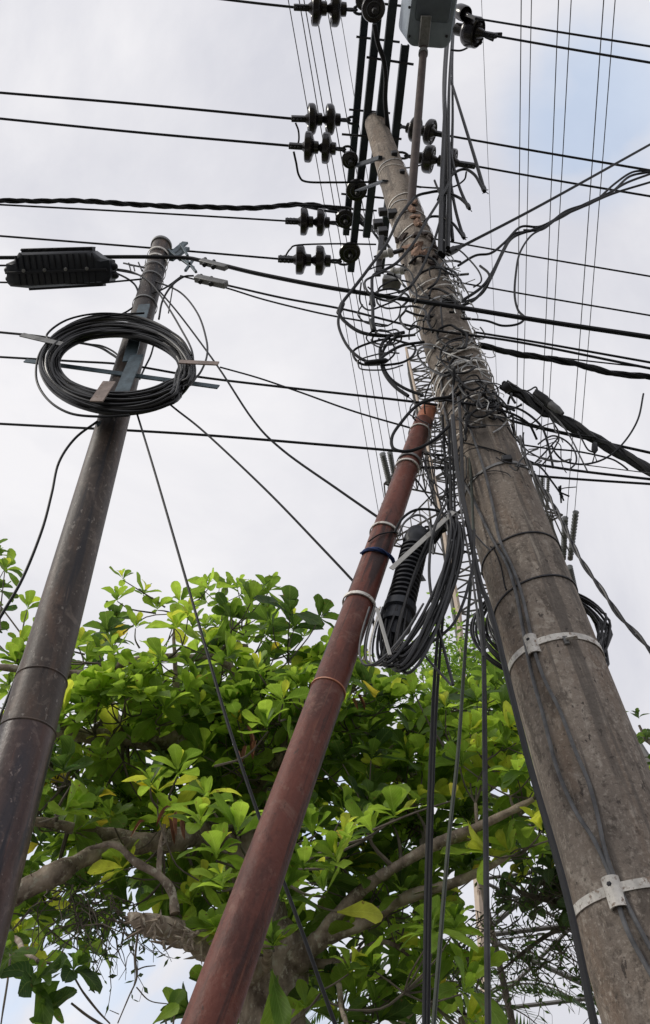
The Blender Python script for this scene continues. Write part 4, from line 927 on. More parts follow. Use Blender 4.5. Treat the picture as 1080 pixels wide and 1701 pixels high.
# ------------------------------------------------------------------ transmission tower far behind
TH = 20.0; TAZ = R(6.3); LD = Vector((math.sin(TAZ), math.cos(TAZ), 0)); LX = Vector((LD.y, -LD.x, 0))
tb = hd(732, 700, TH); TC = Vector((tb.x, tb.y, 0))
tw = thing('transmission_tower', TC, 'lattice steel transmission tower standing behind the poles and the tree', 'tower')
def half(z):
    K = [(0, 3.6), (7.2, 2.6), (16.7, 1.35), (24, .98), (34, .72)]
    for (a, u_), (b, v_) in zip(K, K[1:]):
        if z <= b: return u_+(v_-u_)*(z-a)/(b-a)
    return .5
def cor(i, z): sx, sy = ((-1, -1), (1, -1), (1, 1), (-1, 1))[i]; h = half(z); return TC+LX*sx*h+LD*sy*h+Vector((0, 0, z))
zs = [0, 3.6, 7.2]
while zs[-1] < 33: zs.append(zs[-1]+max(.9, half(zs[-1])*1.15))
zs[-1] = 34
for i in range(4):
    mb = MB(); mb.tube([cor(i, z) for z in zs], [.095 if z < 20 else .065 for z in zs], 6); mb.build('leg', towerl if i == 0 else towerm, tw)
mb = MB()
for a, b in zip(zs, zs[1:]):
    for i in range(4):
        j = (i+1) % 4; rr_ = .05 if a < 12 else .042
        mb.tube([cor(i, a), cor(j, b)], rr_, 4); mb.tube([cor(j, a), cor(i, b)], rr_, 4); mb.tube([cor(i, b), cor(j, b)], rr_, 4)
        if a < 16:
            m1 = (cor(i, a)+cor(j, b))/2; mb.tube([cor(i, (a+b)/2), m1], .025, 4); mb.tube([cor(j, (a+b)/2), m1], .025, 4)
mb.build('bracing', towerm, tw)
for z, al in ((25.0, 2.9), (21.6, 3.3)):
    for s_ in (-1, 1):
        mb = MB(); tip = TC+LX*s_*al+Vector((0, 0, z))
        fr = [cor(i, z) for i in ((0, 3) if s_ < 0 else (1, 2))]; up = [cor(i, z+1.3) for i in ((0, 3) if s_ < 0 else (1, 2))]
        for q in fr: mb.tube([q, tip], .05, 4)
        for q in up: mb.tube([q, tip], .04, 4)
        for k in range(1, 6):
            t = k/6; A = [q.lerp(tip, t) for q in fr+up]; t2 = (k-1)/6; B = [q.lerp(tip, t2) for q in fr+up]
            for x, y in ((0, 1), (0, 2), (1, 3), (2, 3)): mb.tube([A[x], A[y]], .022, 4)
            for x, y in ((0, 2), (1, 3), (0, 1)): mb.tube([B[x], A[y]], .022, 4)
        mb.build('arm', towerm, tw)
# conductors: pixel at top edge, pixel near tower, height
TL = [((479, 0), (634, 880), 25, 1.8, 'outermost faint line on the left, running up from the tower arm'), ((497, 0), (641, 845), 25, 2, 'left tower line, second from the outside'), ((505, 0), (650, 818), 25.5, 2, 'left tower line just beside the second one'),
      ((522, 0), (660, 800), 29.5, 2.2, 'left tower line in the middle, the darkest'), ((541, 0), (680, 770), 29.5, 1.8, 'left tower line passing close by the insulator strings'), ((562, 0), (688, 760), 34, 1.2, 'faintest left tower line, nearest the crossarms'),
      ((866, 0), (857, 800), 33.5, 2, 'right tower line nearest the pole'), ((883, 0), (866, 815), 33.5, 1.8, 'right tower line close beside the nearest one'), ((928, 0), (894, 840), 29.5, 2, 'third tower line on the right'), ((949, 0), (902, 850), 29.5, 2, 'fourth tower line on the right'),
      ((1003, 0), (937, 920), 25.2, 2.2, 'fifth tower line on the right'), ((1022, 0), (949, 920), 25.2, 2, 'outermost tower line on the right'), ((800, 0), (830, 760), 36, 1.0, 'very faint tower line between the box and the right hand lines')]
for (a, b, z, w_, l) in TL:
    A, B = hz(*a, z), hz(*b, z); d = (A-B).normalized()
    mb = MB(); pts = [B, B.lerp(A, .5)-Vector((0, 0, .05)), A, A+d*25, A+d*60+Vector((0, 0, 1))]; mb.tube(pts, pxlen(w_, A)/2*.9, 6)
    tag(mb.build('transmission_line', midc), l, 'power line', 'transmission lines overhead')
def tstring(label, a, b, z, r):
    A, B = hz(*a, z), hz(*b, z); L = (B-A).length; root = thing('tension_string', A, label, 'insulator', 'tension strings on the tower'); s1 = .0
    mb = MB(); prof = []; k = 14
    for i in range(k): t = L*(i+.2)/k; prof += [(t, r*.35), (t+L/k*.3, r), (t+L/k*.45, r), (t+L/k*.6, r*.35)]
    mb.lathe(A, B, prof, 10); mb.build('disc_stack', glassi, root)
    tips = [TC+LX*s_*al+Vector((0, 0, zz)) for s_ in (-1, 1) for zz, al in ((25.0, 2.9), (21.6, 3.3))]; tp = min(tips, key=lambda q: (q-B).length)
    mb = MB(); mb.tube([B, tp], .03, 6); mb.build('link', towerm, root)
    mb = MB(); mb.lathe(B, B+(B-A), [(0, .04), (.1, .13), (.25, .13), (.35, .03)], 8); mb.build('end_fitting', towerm, root)
for l, a, b, z, r in (('left long string beside the red pole top', (635, 752), (648, 806), 25, .13), ('right of the two strings beside the red pole top', (647, 750), (657, 803), 25.3, .11), ('string below them near the red pole edge', (637, 835), (645, 880), 25, .1),
    ('string right of the pole, upper left of the group', (901, 790), (899, 838), 29, .10), ('string right of the pole beside the first', (911, 790), (909, 838), 29, .09), ('toothed string below the upper pair', (912, 855), (920, 900), 26.5, .13),
    ('left string of the right hand pair behind the service cable', (939, 858), (936, 922), 25.2, .14), ('right string of that pair, outermost', (957, 848), (948, 922), 25.2, .14), ('lowest toothed string beside the concrete pole', (946, 940), (956, 985), 24, .14)):
    tstring(l, a, b, z, r)

# ------------------------------------------------------------------ trees
def leafmat(name, dk, md, br, yl, transl=.42):
    ma = bpy.data.materials.new(name); ma.use_nodes = True; t = ma.node_tree; b = t.nodes['Principled BSDF']; o = t.nodes['Material Output']
    at = N(t, 'ShaderNodeAttribute', attribute_name='tone'); r = N(t, 'ShaderNodeValToRGB'); e = r.color_ramp.elements
    e[0].position = 0; e[0].color = (*dk, 1); e[1].position = 1; e[1].color = (*yl, 1)
    x = e.new(.45); x.color = (*md, 1); x = e.new(.86); x.color = (*br, 1)
    t.links.new(at.outputs['Fac'], r.inputs[0])
    uv = N(t, 'ShaderNodeUVMap'); sp = N(t, 'ShaderNodeSeparateXYZ'); t.links.new(uv.outputs[0], sp.inputs[0])
    # midrib + side veins
    def M(op, a, b_=None, c=None):
        n = N(t, 'ShaderNodeMath', operation=op)
        for i, v in enumerate((a, b_, c)):
            if v is None: continue
            if isinstance(v, (int, float)): n.inputs[i].default_value = v
            else: t.links.new(v, n.inputs[i])
        return n.outputs[0]
    ax = M('ABSOLUTE', M('SUBTRACT', sp.outputs[0], .5))
    mid = M('LESS_THAN', ax, .022)
    ph = M('SUBTRACT', M('MULTIPLY', sp.outputs[1], 60), M('MULTIPLY', ax, 42))
    vein = M('MULTIPLY', M('GREATER_THAN', M('SINE', ph), .90), .45)
    f = M('MINIMUM', M('ADD', M('MULTIPLY', mid, .6), vein), .7)
    mx = N(t, 'ShaderNodeMixRGB'); t.links.new(f, mx.inputs[0]); t.links.new(r.outputs[0], mx.inputs[1])
    br2 = N(t, 'ShaderNodeMixRGB', blend_type='ADD'); br2.inputs[0].default_value = .35; t.links.new(r.outputs[0], br2.inputs[1]); br2.inputs[2].default_value = (.20, .24, .08, 1); t.links.new(br2.outputs[0], mx.inputs[2])
    tc = N(t, 'ShaderNodeTexCoord'); nz = N(t, 'ShaderNodeTexNoise'); nz.inputs['Scale'].default_value = 14; nz.inputs['Detail'].default_value = 4; t.links.new(tc.outputs['Object'], nz.inputs['Vector'])
    mv = N(t, 'ShaderNodeMixRGB', blend_type='MULTIPLY'); mv.inputs[0].default_value = .5; t.links.new(mx.outputs[0], mv.inputs[1])
    rr = N(t, 'ShaderNodeValToRGB'); rr.color_ramp.elements[0].position = .3; rr.color_ramp.elements[0].color = (.5, .5, .5, 1); rr.color_ramp.elements[1].position = .7; rr.color_ramp.elements[1].color = (1.3, 1.3, 1.3, 1)
    t.links.new(nz.outputs['Fac'], rr.inputs[0]); t.links.new(rr.outputs[0], mv.inputs[2])
    nb = N(t, 'ShaderNodeTexNoise'); nb.inputs['Scale'].default_value = 38; nb.inputs['Detail'].default_value = 5; t.links.new(tc.outputs['Object'], nb.inputs['Vector'])
    mb_ = N(t, 'ShaderNodeMapRange'); mb_.inputs[1].default_value = .66; mb_.inputs[2].default_value = .70; mb_.inputs[4].default_value = .85; t.links.new(nb.outputs['Fac'], mb_.inputs[0])
    mw = N(t, 'ShaderNodeMixRGB'); mw.inputs[2].default_value = (.16, .10, .035, 1); t.links.new(mb_.outputs[0], mw.inputs[0]); t.links.new(mv.outputs[0], mw.inputs[1]); mv = mw
    t.links.new(mv.outputs[0], b.inputs['Base Color']); b.inputs['Roughness'].default_value = .45; b.inputs['Specular IOR Level'].default_value = .28
    tr = N(t, 'ShaderNodeBsdfTranslucent'); hs = N(t, 'ShaderNodeHueSaturation'); hs.inputs['Value'].default_value = 2.3; hs.inputs['Hue'].default_value = .485; hs.inputs['Saturation'].default_value = 1.05
    t.links.new(mv.outputs[0], hs.inputs['Color']); t.links.new(hs.outputs[0], tr.inputs['Color'])
    ms = N(t, 'ShaderNodeMixShader'); ms.inputs[0].default_value = transl
    t.links.new(b.outputs[0], ms.inputs[1]); t.links.new(tr.outputs[0], ms.inputs[2]); t.links.new(ms.outputs[0], o.inputs[0])
    return ma
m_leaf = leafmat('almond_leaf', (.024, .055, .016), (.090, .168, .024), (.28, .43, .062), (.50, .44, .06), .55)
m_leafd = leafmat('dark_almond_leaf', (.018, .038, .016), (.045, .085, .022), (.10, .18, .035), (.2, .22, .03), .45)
m_fine = leafmat('fine_leaf', (.035, .08, .02), (.09, .18, .03), (.2, .34, .05), (.4, .42, .08), .5)
m_palm = leafmat('palm_leaf', (.02, .045, .018), (.04, .08, .025), (.08, .14, .04), (.15, .2, .05), .35)

class Leaves:
    def __init__(s): s.v = []; s.f = []; s.uv = []; s.tone = []
    def leaf(s, p, d, nrm, L, wd, tone, droop=.25, fold=.25, rg=rnd, st=((0, .10), (.10, .16), (.32, .52), (.58, .88), (.80, .98), (.94, .62), (1, .12))):
        d = d.normalized(); side = d.cross(nrm).normalized(); nrm = side.cross(d).normalized(); b0 = len(s.v)
        tw_ = rg.uniform(-.55, .55); curl = rg.uniform(-.35, .25)
        for i, (t, w_) in enumerate(st):
            c = p + d*(L*t) - Vector((0, 0, 1))*(droop*L*t*t) + nrm*(curl*L*t*t*t); hwid = wd*.5*w_; asy = (rg.uniform(.78, 1.06), rg.uniform(.78, 1.06))
            sd = (side*math.cos(tw_*t)+nrm*math.sin(tw_*t)); wv = .03*L*math.sin(t*9+tw_*20)
            for u in (-1, -.5, 0, .5, 1):
                s.v.append(c + sd*u*hwid*asy[u > 0] + nrm*(abs(u)*hwid*fold+(wv if abs(u) == 1 else 0)))
        n = len(st)
        for i in range(n-1):
            for j in range(4):
                a = b0+i*5+j; s.f.append((a, a+1, a+6, a+5))
                u0, u1 = .5+.5*(-1+.5*j)*st[i][1], .5+.5*(-1+.5*(j+1))*st[i][1]; u2, u3 = .5+.5*(-1+.5*(j+1))*st[i+1][1], .5+.5*(-1+.5*j)*st[i+1][1]
                s.uv += [(u0, st[i][0]), (u1, st[i][0]), (u2, st[i+1][0]), (u3, st[i+1][0])]; s.tone.append(tone)
    def small(s, p, d, nrm, L, wd, tone):
        d = d.normalized(); side = d.cross(nrm).normalized(); b0 = len(s.v)
        s.v += [p, p+d*L*.5+side*wd*.5, p+d*L, p+d*L*.5-side*wd*.5]; s.f.append((b0, b0+1, b0+2, b0+3)); s.uv += [(.5, 0), (1, .5), (.5, 1), (0, .5)]; s.tone.append(tone)
    def build(s, name, ma, parent):
        me = bpy.data.meshes.new(name); off = parent.location if parent and parent.type == 'EMPTY' else Vector((0, 0, 0))
        me.from_pydata([tuple(v-off) for v in s.v], [], s.f); me.update()
        at = me.attributes.new('tone', 'FLOAT', 'FACE'); at.data.foreach_set('value', s.tone)
        ul = me.uv_layers.new(name='UVMap'); flat = [c for uv in s.uv for c in uv]; ul.data.foreach_set('uv', flat)
        me.materials.append(ma)
        for p in me.polygons: p.use_smooth = True
        o = bpy.data.objects.new(name, me); col.objects.link(o); o.parent = parent; return o

def inpoly(x, y, P):
    c = False; j = len(P)-1
    for i in range(len(P)):
        if (P[i][1] > y) != (P[j][1] > y) and x < (P[j][0]-P[i][0])*(y-P[i][1])/(P[j][1]-P[i][1])+P[i][0]: c = not c
        j = i
    return c
def limb(mb, spec, jit=.02, n=12, rg=rnd):
    P = [hd(x, y, H) for (x, y, H, w_) in spec]; rr_ = [pxlen(w_, p)/2 for p, (x, y, H, w_) in zip(P, spec)]
    S = smoothpts(P, 12 if spec[0][3] > 15 else 6); k = len(S); out_ = []
    rs = []
    for i, p in enumerate(S):
        t = i/(k-1)*(len(rr_)-1); a = int(min(t, len(rr_)-2)); r_ = rr_[a]+(rr_[a+1]-rr_[a])*(t-a)
        q = p + Vector((noise.noise(p*3), noise.noise(p*3+Vector((9, 0, 0))), noise.noise(p*3+Vector((0, 9, 0)))))*jit
        out_.append(q); rs.append(r_*(.92+.26*noise.noise(p*6)+.22*noise.noise(p*19)))
    mb.tube(out_, rs, n); return list(zip(out_, rs))
def rosette(LV, p, axd, n, L, rg, tone, dr_=.25):
    axd = axd.normalized(); a = Vector((0, 0, 1)) if abs(axd.z) < .9 else Vector((1, 0, 0)); u = axd.cross(a).normalized(); v = axd.cross(u)
    ph = rg.uniform(0, 6)
    for i in range(n):
        an = ph+i*2.4; el = R(rg.uniform(5, 62)) if i > 2 else R(rg.uniform(55, 80)); s_ = (1 if i > 2 else .6)*rg.uniform(.7, 1.12)
        rd_ = u*math.cos(an)+v*math.sin(an); d = rd_*math.cos(el)+axd*math.sin(el); nr = axd*math.cos(el)-rd_*math.sin(el)
        tn = min(.92, max(0, tone+rg.gauss(0, .13)+(.22 if i < 3 else 0)))
        if rg.random() < .006: tn = 1
        LV.leaf(p+axd*.006*(n-i), d, nr, L*s_, L*s_*rg.uniform(.44, .60), tn, droop=dr_*rg.uniform(.2, 1.4), fold=rg.uniform(.1, .4), rg=rg)

# main tropical almond tree
rg = random.Random(11)
tb_ = hd(462, 1790, 5.2); tree = thing('almond_tree', Vector((tb_.x, tb_.y, 0)), 'broad tropical almond tree with big glossy leaves filling the lower half', 'tree')
mb = MB(); nodes = []
gb = Vector((tb_.x, tb_.y, 0))
P = [gb-Vector((0, 0, .1)), gb+Vector((0, 0, .5)), hd(455, 1690, 5.2), hd(440, 1560, 5.2), hd(408, 1400, 5.2), hd(405, 1270, 5.2), hd(425, 1160, 5.2), hd(405, 1080, 5.2)]
rr_ = [.40, .28, .21, .19, .16, .12, .06, .012]; S = smoothpts(P, 8)
mb.tube([p+Vector((noise.noise(p*2), noise.noise(p*2+Vector((5, 5, 5))), 0))*.06 for p in S], [(rr_[int(min(i/8, 6))]*(1-(i/8) % 1)+rr_[int(min(i/8, 6))+1 if i/8 < 7 else 7]*((i/8) % 1))*(1+.22*noise.noise(p*5)+.16*noise.noise(p*14)) for i, p in enumerate(S)], 18)
nodes += [(p, .1) for p in S[30:]]; mb.build('trunk', bark, tree)
limbs = [
 [(405, 1290, 5.2, 50), (340, 1240, 5.1, 44), (250, 1228, 5.0, 34), (160, 1222, 4.9, 26), (60, 1205, 4.8, 20), (-60, 1180, 4.7, 8)],
 [(415, 1150, 5.2, 24), (370, 1100, 5.1, 18), (320, 1092, 5, 15), (230, 1098, 4.9, 13), (120, 1122, 4.8, 14), (10, 1108, 4.8, 12), (-60, 1100, 4.8, 8)],
 [(408, 1410, 5.2, 52), (340, 1385, 5.0, 44), (260, 1398, 4.8, 38), (180, 1388, 4.8, 24), (60, 1368, 4.7, 16), (-40, 1350, 4.7, 10)],
 [(250, 1400, 4.8, 34), (170, 1415, 4.7, 34), (100, 1445, 4.6, 36), (20, 1490, 4.6, 38), (-60, 1530, 4.6, 30)],
 [(440, 1620, 5.2, 76), (380, 1580, 4.9, 60), (320, 1562, 4.6, 46), (270, 1543, 4.4, 40), (236, 1532, 4.3, 30), (222, 1522, 4.3, 16), (214, 1516, 4.3, 5)],
 [(292, 1520, 4.4, 18), (284, 1480, 4.4, 15), (262, 1450, 4.4, 13), (225, 1428, 4.4, 15), (192, 1402, 4.4, 12), (150, 1408, 4.4, 6)],
 [(262, 1450, 4.4, 11), (266, 1410, 4.4, 8), (272, 1370, 4.4, 7), (268, 1330, 4.4, 4)],
 [(450, 1640, 5.2, 60), (520, 1570, 5.0, 34), (600, 1535, 4.9, 24), (680, 1490, 4.8, 20), (770, 1460, 4.7, 18), (845, 1422, 4.6, 8)],
 [(520, 1570, 5.0, 26), (590, 1490, 4.8, 22), (650, 1445, 4.7, 18), (720, 1408, 4.6, 20), (800, 1372, 4.5, 18), (885, 1328, 4.4, 10)],
 [(720, 1408, 4.6, 10), (760, 1398, 4.6, 8), (782, 1396, 4.6, 4)], [(794, 1372, 4.5, 9), (790, 1350, 4.5, 8), (788, 1335, 4.5, 6)],
 [(405, 1300, 5.2, 60), (500, 1262, 5.4, 44), (600, 1272, 5.6, 38), (700, 1290, 5.8, 32), (800, 1300, 6, 22), (900, 1290, 6.2, 10)],
 [(415, 1340, 5.2, 20), (440, 1300, 5, 16), (468, 1250, 4.8, 13), (480, 1200, 4.7, 6)],
 [(500, 1262, 5.4, 20), (560, 1180, 5.3, 14), (600, 1120, 5.2, 9), (610, 1080, 5.2, 5)],
 [(620, 1275, 5.6, 18), (700, 1190, 5.6, 12), (760, 1150, 5.7, 7)],
 [(210, 1225, 5, 16), (180, 1150, 5, 11), (170, 1100, 5, 7)], [(340, 1240, 5.1, 18), (300, 1160, 5, 12), (290, 1080, 5, 7), (295, 1020, 5, 4)],
 [(450, 1590, 5.2, 24), (560, 1600, 5.1, 14), (640, 1560, 5, 10), (700, 1600, 5, 6)], [(445, 1620, 5.2, 22), (440, 1530, 4.2, 10), (420, 1450, 3.7, 6)],
 [(-60, 1530, 4.6, 24), (20, 1560, 4.0, 10), (60, 1600, 3.4, 6)], [(560, 1600, 5.1, 14), (565, 1660, 4.6, 9), (573, 1700, 4.2, 9), (575, 1760, 4, 9)]]
for L_ in limbs:
    lm = MB(); nd = limb(lm, L_); nodes += nd; lm.build('limb', bark, tree)
# shaggy torn bark on the broken limb
fl = MB()
for i in range(60):
    t = rg.random(); x = 226+(372-226)*t; y = 1530+52*t+rg.uniform(-16-12*t, 16+12*t); p = hd(x, y, 4.16+.34*t); d = Vector((rg.uniform(-1, .3), rg.uniform(-.4, .1), rg.uniform(-.6, .4))).normalized()
    L = rg.uniform(.03, .09); fl.tube([p-d*L*.3, p+d*L*.4+Vector((0, -.01, -.004)), p+d*L], [.010, .007, .001], 4)
for i in range(9):
    p = hd(226+rg.uniform(-3, 8), 1530+rg.uniform(-9, 9), 4.3); d = Vector((-1, rg.uniform(-.5, .5), rg.uniform(-.4, .7))).normalized(); fl.tube([p, p+d*rg.uniform(.03, .09)], [.014, .001], 4)
tag(fl.build('bark_flakes', bark, tree), kind='stuff')
# bare broken twigs against the low sky
tm = MB()
for spec in ([(230, 1545, 4.3, 5), (224, 1590, 4.3, 4), (226, 1625, 4.3, 3.4), (214, 1655, 4.3, 3), (196, 1700, 4.3, 2.6)], [(225, 1612, 4.3, 2.6), (240, 1606, 4.3, 2), (258, 1604, 4.3, 1.6)], [(226, 1640, 4.3, 2.6), (248, 1662, 4.3, 2), (280, 1668, 4.3, 1.6)], [(230, 1580, 4.3, 2), (240, 1572, 4.3, 1.6)], [(198, 1685, 4.3, 2), (182, 1678, 4.3, 1.6)],
             [(20, 1560, 3.6, 5), (12, 1620, 3.5, 4), (4, 1701, 3.4, 3)], [(60, 1600, 3.4, 5), (110, 1610, 3.4, 4), (140, 1650, 3.4, 4), (165, 1680, 3.4, 4), (185, 1700, 3.4, 3)], [(120, 1668, 3.4, 4), (150, 1690, 3.4, 5), (190, 1712, 3.4, 6)]):
    limb(tm, spec, jit=.01, n=6)
nodes0 = list(nodes)
crown = [(-80, 940), (0, 960), (60, 1035), (120, 1070), (180, 1040), (200, 985), (240, 1000), (280, 1030), (330, 1010), (370, 990), (420, 1000), (455, 1055), (500, 1050), (545, 1090), (590, 1110), (620, 1090), (680, 1120), (760, 1140), (820, 1130), (880, 1160), (960, 1250), (960, 1340), (930, 1400), (860, 1410), (760, 1440), (740, 1560), (740, 1720), (420, 1720), (370, 1690), (400, 1560), (330, 1500), (200, 1480), (80, 1560), (-80, 1620)]
holes = [(640, 1170, 16), (740, 1330, 14), (680, 1300, 12), (330, 1450, 22), (90, 1490, 22), (180, 1330, 14), (520, 1340, 18), (350, 1180, 12), (610, 1330, 26), (425, 1290, 16), (240, 1560, 60), (300, 1600, 60), (560, 1300, 14), (700, 1240, 16), (800, 1440, 34), (470, 1680, 30), (300, 1560, 40), (170, 1580, 60), (45, 1570, 20), (400, 1480, 10), (170, 1390, 12), (140, 1520, 20), (640, 1210, 10)]
LV = Leaves()
def pj(P):
    v = P-O; d = v.dot(FW); return (540+FPX*v.dot(RT)/d, 850.5-FPX*v.dot(UP)/d, d)
LN = [(pj(p), r) for p, r in nodes0 if r > .017]
def near_limb(q):      # big limbs are bare wood: few sprigs grow just in front of them
    x, y, d = pj(q)
    for (a, b, e), r in LN:
        if d < e+.1 and abs(x-a) < 30 and -14 < y-b < 40: return rg.random() < (.62 if b > 1340 else .22)
    return False
def twig(tm, p, q, r0, r1):
    mid = p.lerp(q, .5)+Vector((rg.uniform(-1, 1), rg.uniform(-1, 1), rg.uniform(-1.2, .2)))*(q-p).length*.12
    tm.tube(smoothpts([p, mid, q], 3), [r0+(r1-r0)*i/6 for i in range(7)], 5)
def nearest(c, nds): return min(nds, key=lambda n: (n[0]-c).length)
def clumps(LV, tm, poly, n, Hr, nds, tone, Lr, per=(5, 8), rad_=.33, holes=(), minsep=33, bx=None, dens=None):
    made = 0; cs = []; tries = 0
    xs = [p[0] for p in poly]; ys = [p[1] for p in poly]
    while made < n and tries < 20000:
        tries += 1; x, y = rg.uniform(min(xs), max(xs)), rg.uniform(min(ys), max(ys))
        if not inpoly(x, y, poly) or any(math.hypot(x-h[0], y-h[1]) < h[2] for h in holes): continue
        H = rg.uniform(*Hr)
        if any(math.hypot(x-a, y-b) < minsep and abs(H-h) < .9 for a, b, h in cs[-60:]): continue
        cs.append((x, y, H)); made += 1; c = hd(x, y, H)
        nd = nearest(c, nds); off = (nd[0]-c)
        j = c + off.normalized()*min(.25, off.length*.3) if off.length > 0 else c
        twig(tm, nd[0], j, min(.016, nd[1]*.5), .007)
        k = rg.randint(*per); tb2 = tone+rg.gauss(0, .17)
        for i in range(k):
            v = Vector((rg.gauss(0, 1), rg.gauss(0, 1), rg.gauss(.15, .75))); v = v.normalized()*rad_*rg.uniform(.45, 1.0)
            q = c+v
            if near_limb(q): continue
            twig(tm, j, q, .006, .004)
            axd = (v.normalized()*.7+Vector((rg.uniform(-.4, .4), rg.uniform(-.6, .25), .95))).normalized()
            rosette(LV, q, axd, rg.randint(7, 11), rg.uniform(*Lr), rg, tb2)
clumps(LV, tm, crown, 34, (5.7, 6.7), nodes0, .26, (.18, .25), per=(5, 7), rad_=.36, holes=holes, minsep=40)  # rear clumps: inner crown shade put into a darker leaf tone for depth
clumps(LV, tm, crown, 100, (4.3, 6.2), nodes0, .56, (.15, .28), holes=holes)
clumps(LV, tm, [(150, 1120), (560, 1100), (600, 1300), (420, 1330), (120, 1300)], 18, (4.4, 5.2), nodes0, .52, (.17, .25), holes=holes, minsep=28)
clumps(LV, tm, [(560, 1130), (830, 1160), (860, 1330), (560, 1340)], 20, (4.6, 5.6), nodes0, .42, (.17, .25), holes=holes, minsep=28)
# sprigs on the skyline
for (x, y, H) in ((8, 935, 5.0), (45, 1000, 5.0), (85, 1045, 5.0), (110, 1075, 4.9), (205, 950, 4.9), (195, 985, 4.9), (238, 975, 5), (262, 1000, 5), (300, 990, 5), (345, 965, 4.8), (395, 965, 4.8), (415, 990, 4.8), (370, 1000, 4.8), (440, 1035, 4.8), (490, 1022, 4.9), (505, 1045, 4.9), (455, 1080, 4.8), (530, 1085, 4.9), (30, 1060, 4.9), (130, 1060, 4.8), (165, 1075, 4.8), (320, 1030, 4.9), (600, 1085, 5.0), (225, 1030, 4.8)):
    p = hd(x, y+14, H); nd = nearest(p, nodes0); twig(tm, nd[0].lerp(p, .35), p, .008, .004)
    rosette(LV, p, Vector((rg.uniform(-.3, .3), rg.uniform(-.5, 0), 1)), rg.randint(6, 9), rg.uniform(.15, .2), rg, .6, .12)
# nearer bright sprigs, mid height
for (x, y, H, L, tn) in ((470, 1170, 3.9, .19, .62), (445, 1215, 3.9, .18, .62), (430, 1120, 4.0, .18, .6), (485, 1250, 3.9, .18, .5), (395, 1390, 3.3, .2, .62), (360, 1430, 3.3, .17, .68), (330, 1380, 3.4, .18, .66), (345, 1335, 3.5, .17, .62), (505, 1450, 3.3, .2, .6), (520, 1390, 3.3, .2, .5),
        (570, 1400, 3.4, .18, .7), (560, 1440, 3.4, .18, .72), (655, 1360, 3.7, .2, .7), (690, 1155, 4.4, .2, .55), (295, 1290, 3.9, .17, .64), (465, 1500, 3.4, .2, .42), (455, 1580, 3.4, .2, .35), (540, 1490, 3.6, .18, .55), (370, 1480, 3.5, .16, .62), (250, 1310, 4.0, .17, .55), (620, 1390, 3.8, .18, .55)):
    p = hd(x, y, H); nd = nearest(p, nodes0); twig(tm, nd[0].lerp(p, .5), p, .008, .005)
    rosette(LV, p, Vector((rg.uniform(-.3, .3), rg.uniform(-.7, -.1), 1)), rg.randint(8, 11), L, rg, tn, .2)
# hand-placed dark leaves low left, and drooping ones
for (x, y, n_, tn) in ((55, 1640, 6, .15), (118, 1620, 6, .12), (20, 1590, 5, .2), (75, 1690, 4, .2)):
    p = hd(x, y, 3.4); rosette(LV, p, Vector((rg.uniform(-.4, .4), -.5, .3)), n_+2, .17, rg, tn, .5)
for (x, y, dx, dy, L, tn) in ((460, 1620, -.1, -1, .24, .55), (450, 1610, .2, -.8, .2, .45), (560, 1515, .9, .1, .20, .93), (752, 1330, .2, 1, .11, .97), (568, 1400, 0, 1, .09, 1.0), (335, 1700, .3, .5, .14, .5), (290, 1685, -.2, .6, .13, .55), (255, 1700, .5, .4, .12, .7), (275, 1690, .4, .8, .13, .45)):
    p = hd(x, y, 3.5); d = RT*dx+Vector((0, 0, dy)); LV.leaf(p, d, -ray(x, y).normalized()+Vector((.2, 0, .4)), L, L*.5, tn, .15, .2, rg)
    if y < 1600: twig(tm, p, nearest(p, nodes0)[0].lerp(p, .6), .004, .006)
    else: twig(tm, p, p+Vector((.05, .1, -.5)), .004, .005)
LV.build('crown', m_leaf, tree); tag(tm.build('twigs', barkd, tree), kind='stuff')
# dead curled leaves
dl = Leaves()
for (x, y) in ((285, 1340), (292, 1350), (300, 1362), (280, 1358), (240, 1365), (418, 1225), (410, 1240), (425, 1232), (395, 1250), (590, 1150), (584, 1162), (410, 1205)):
    p = hd(x, y, 3.9 if y > 1300 else 4.3); dl.leaf(p, Vector((rg.uniform(-1, 1), rg.uniform(-1, 0), rg.uniform(-1, -.2))), Vector((0, -1, .3)), rg.uniform(.06, .1), .03, 0, 1.2, 2.5, rg)
dl.build('dead_leaves', deadw, tree)

# second almond tree, right, darker
rb = hd(1180, 1640, 6.8); t2 = thing('almond_tree', Vector((rb.x, rb.y, 0)), 'darker almond tree mostly hidden behind the concrete pole at the right', 'tree')
mb = MB(); P = [Vector((rb.x, rb.y, -.1)), Vector((rb.x, rb.y, 1.5)), hd(1170, 1500, 6.8), hd(1150, 1330, 6.8), hd(1120, 1250, 6.7)]; S = smoothpts(P, 6)
mb.tube([p+Vector((noise.noise(p), noise.noise(p+Vector((4, 0, 0))), 0))*.1 for p in S], [.24*(1-(i/(len(S)-1))**2)+.015 for i in range(len(S))], 14); mb.build('trunk', bark, t2); nd2 = [(p, .1) for p in S[10:]]
for L_ in ([(1165, 1480, 6.8, 26), (1060, 1480, 6.6, 20), (980, 1500, 6.4, 14), (900, 1490, 6.2, 11), (840, 1470, 6.1, 5)], [(1150, 1400, 6.8, 26), (1050, 1390, 6.6, 18), (960, 1380, 6.4, 13), (880, 1370, 6.2, 8)], [(1000, 1495, 6.4, 10), (940, 1540, 6.3, 9), (880, 1580, 6.2, 6), (830, 1610, 6.2, 3)], [(980, 1500, 6.4, 10), (965, 1570, 6.4, 8), (985, 1640, 6.3, 5)], [(1120, 1260, 6.7, 12), (1080, 1230, 6.6, 8), (1060, 1200, 6.6, 4)]):
    lm = MB(); nd2 += limb(lm, L_, .06); lm.build('limb', barkd, t2)
LV = Leaves(); tm = MB()
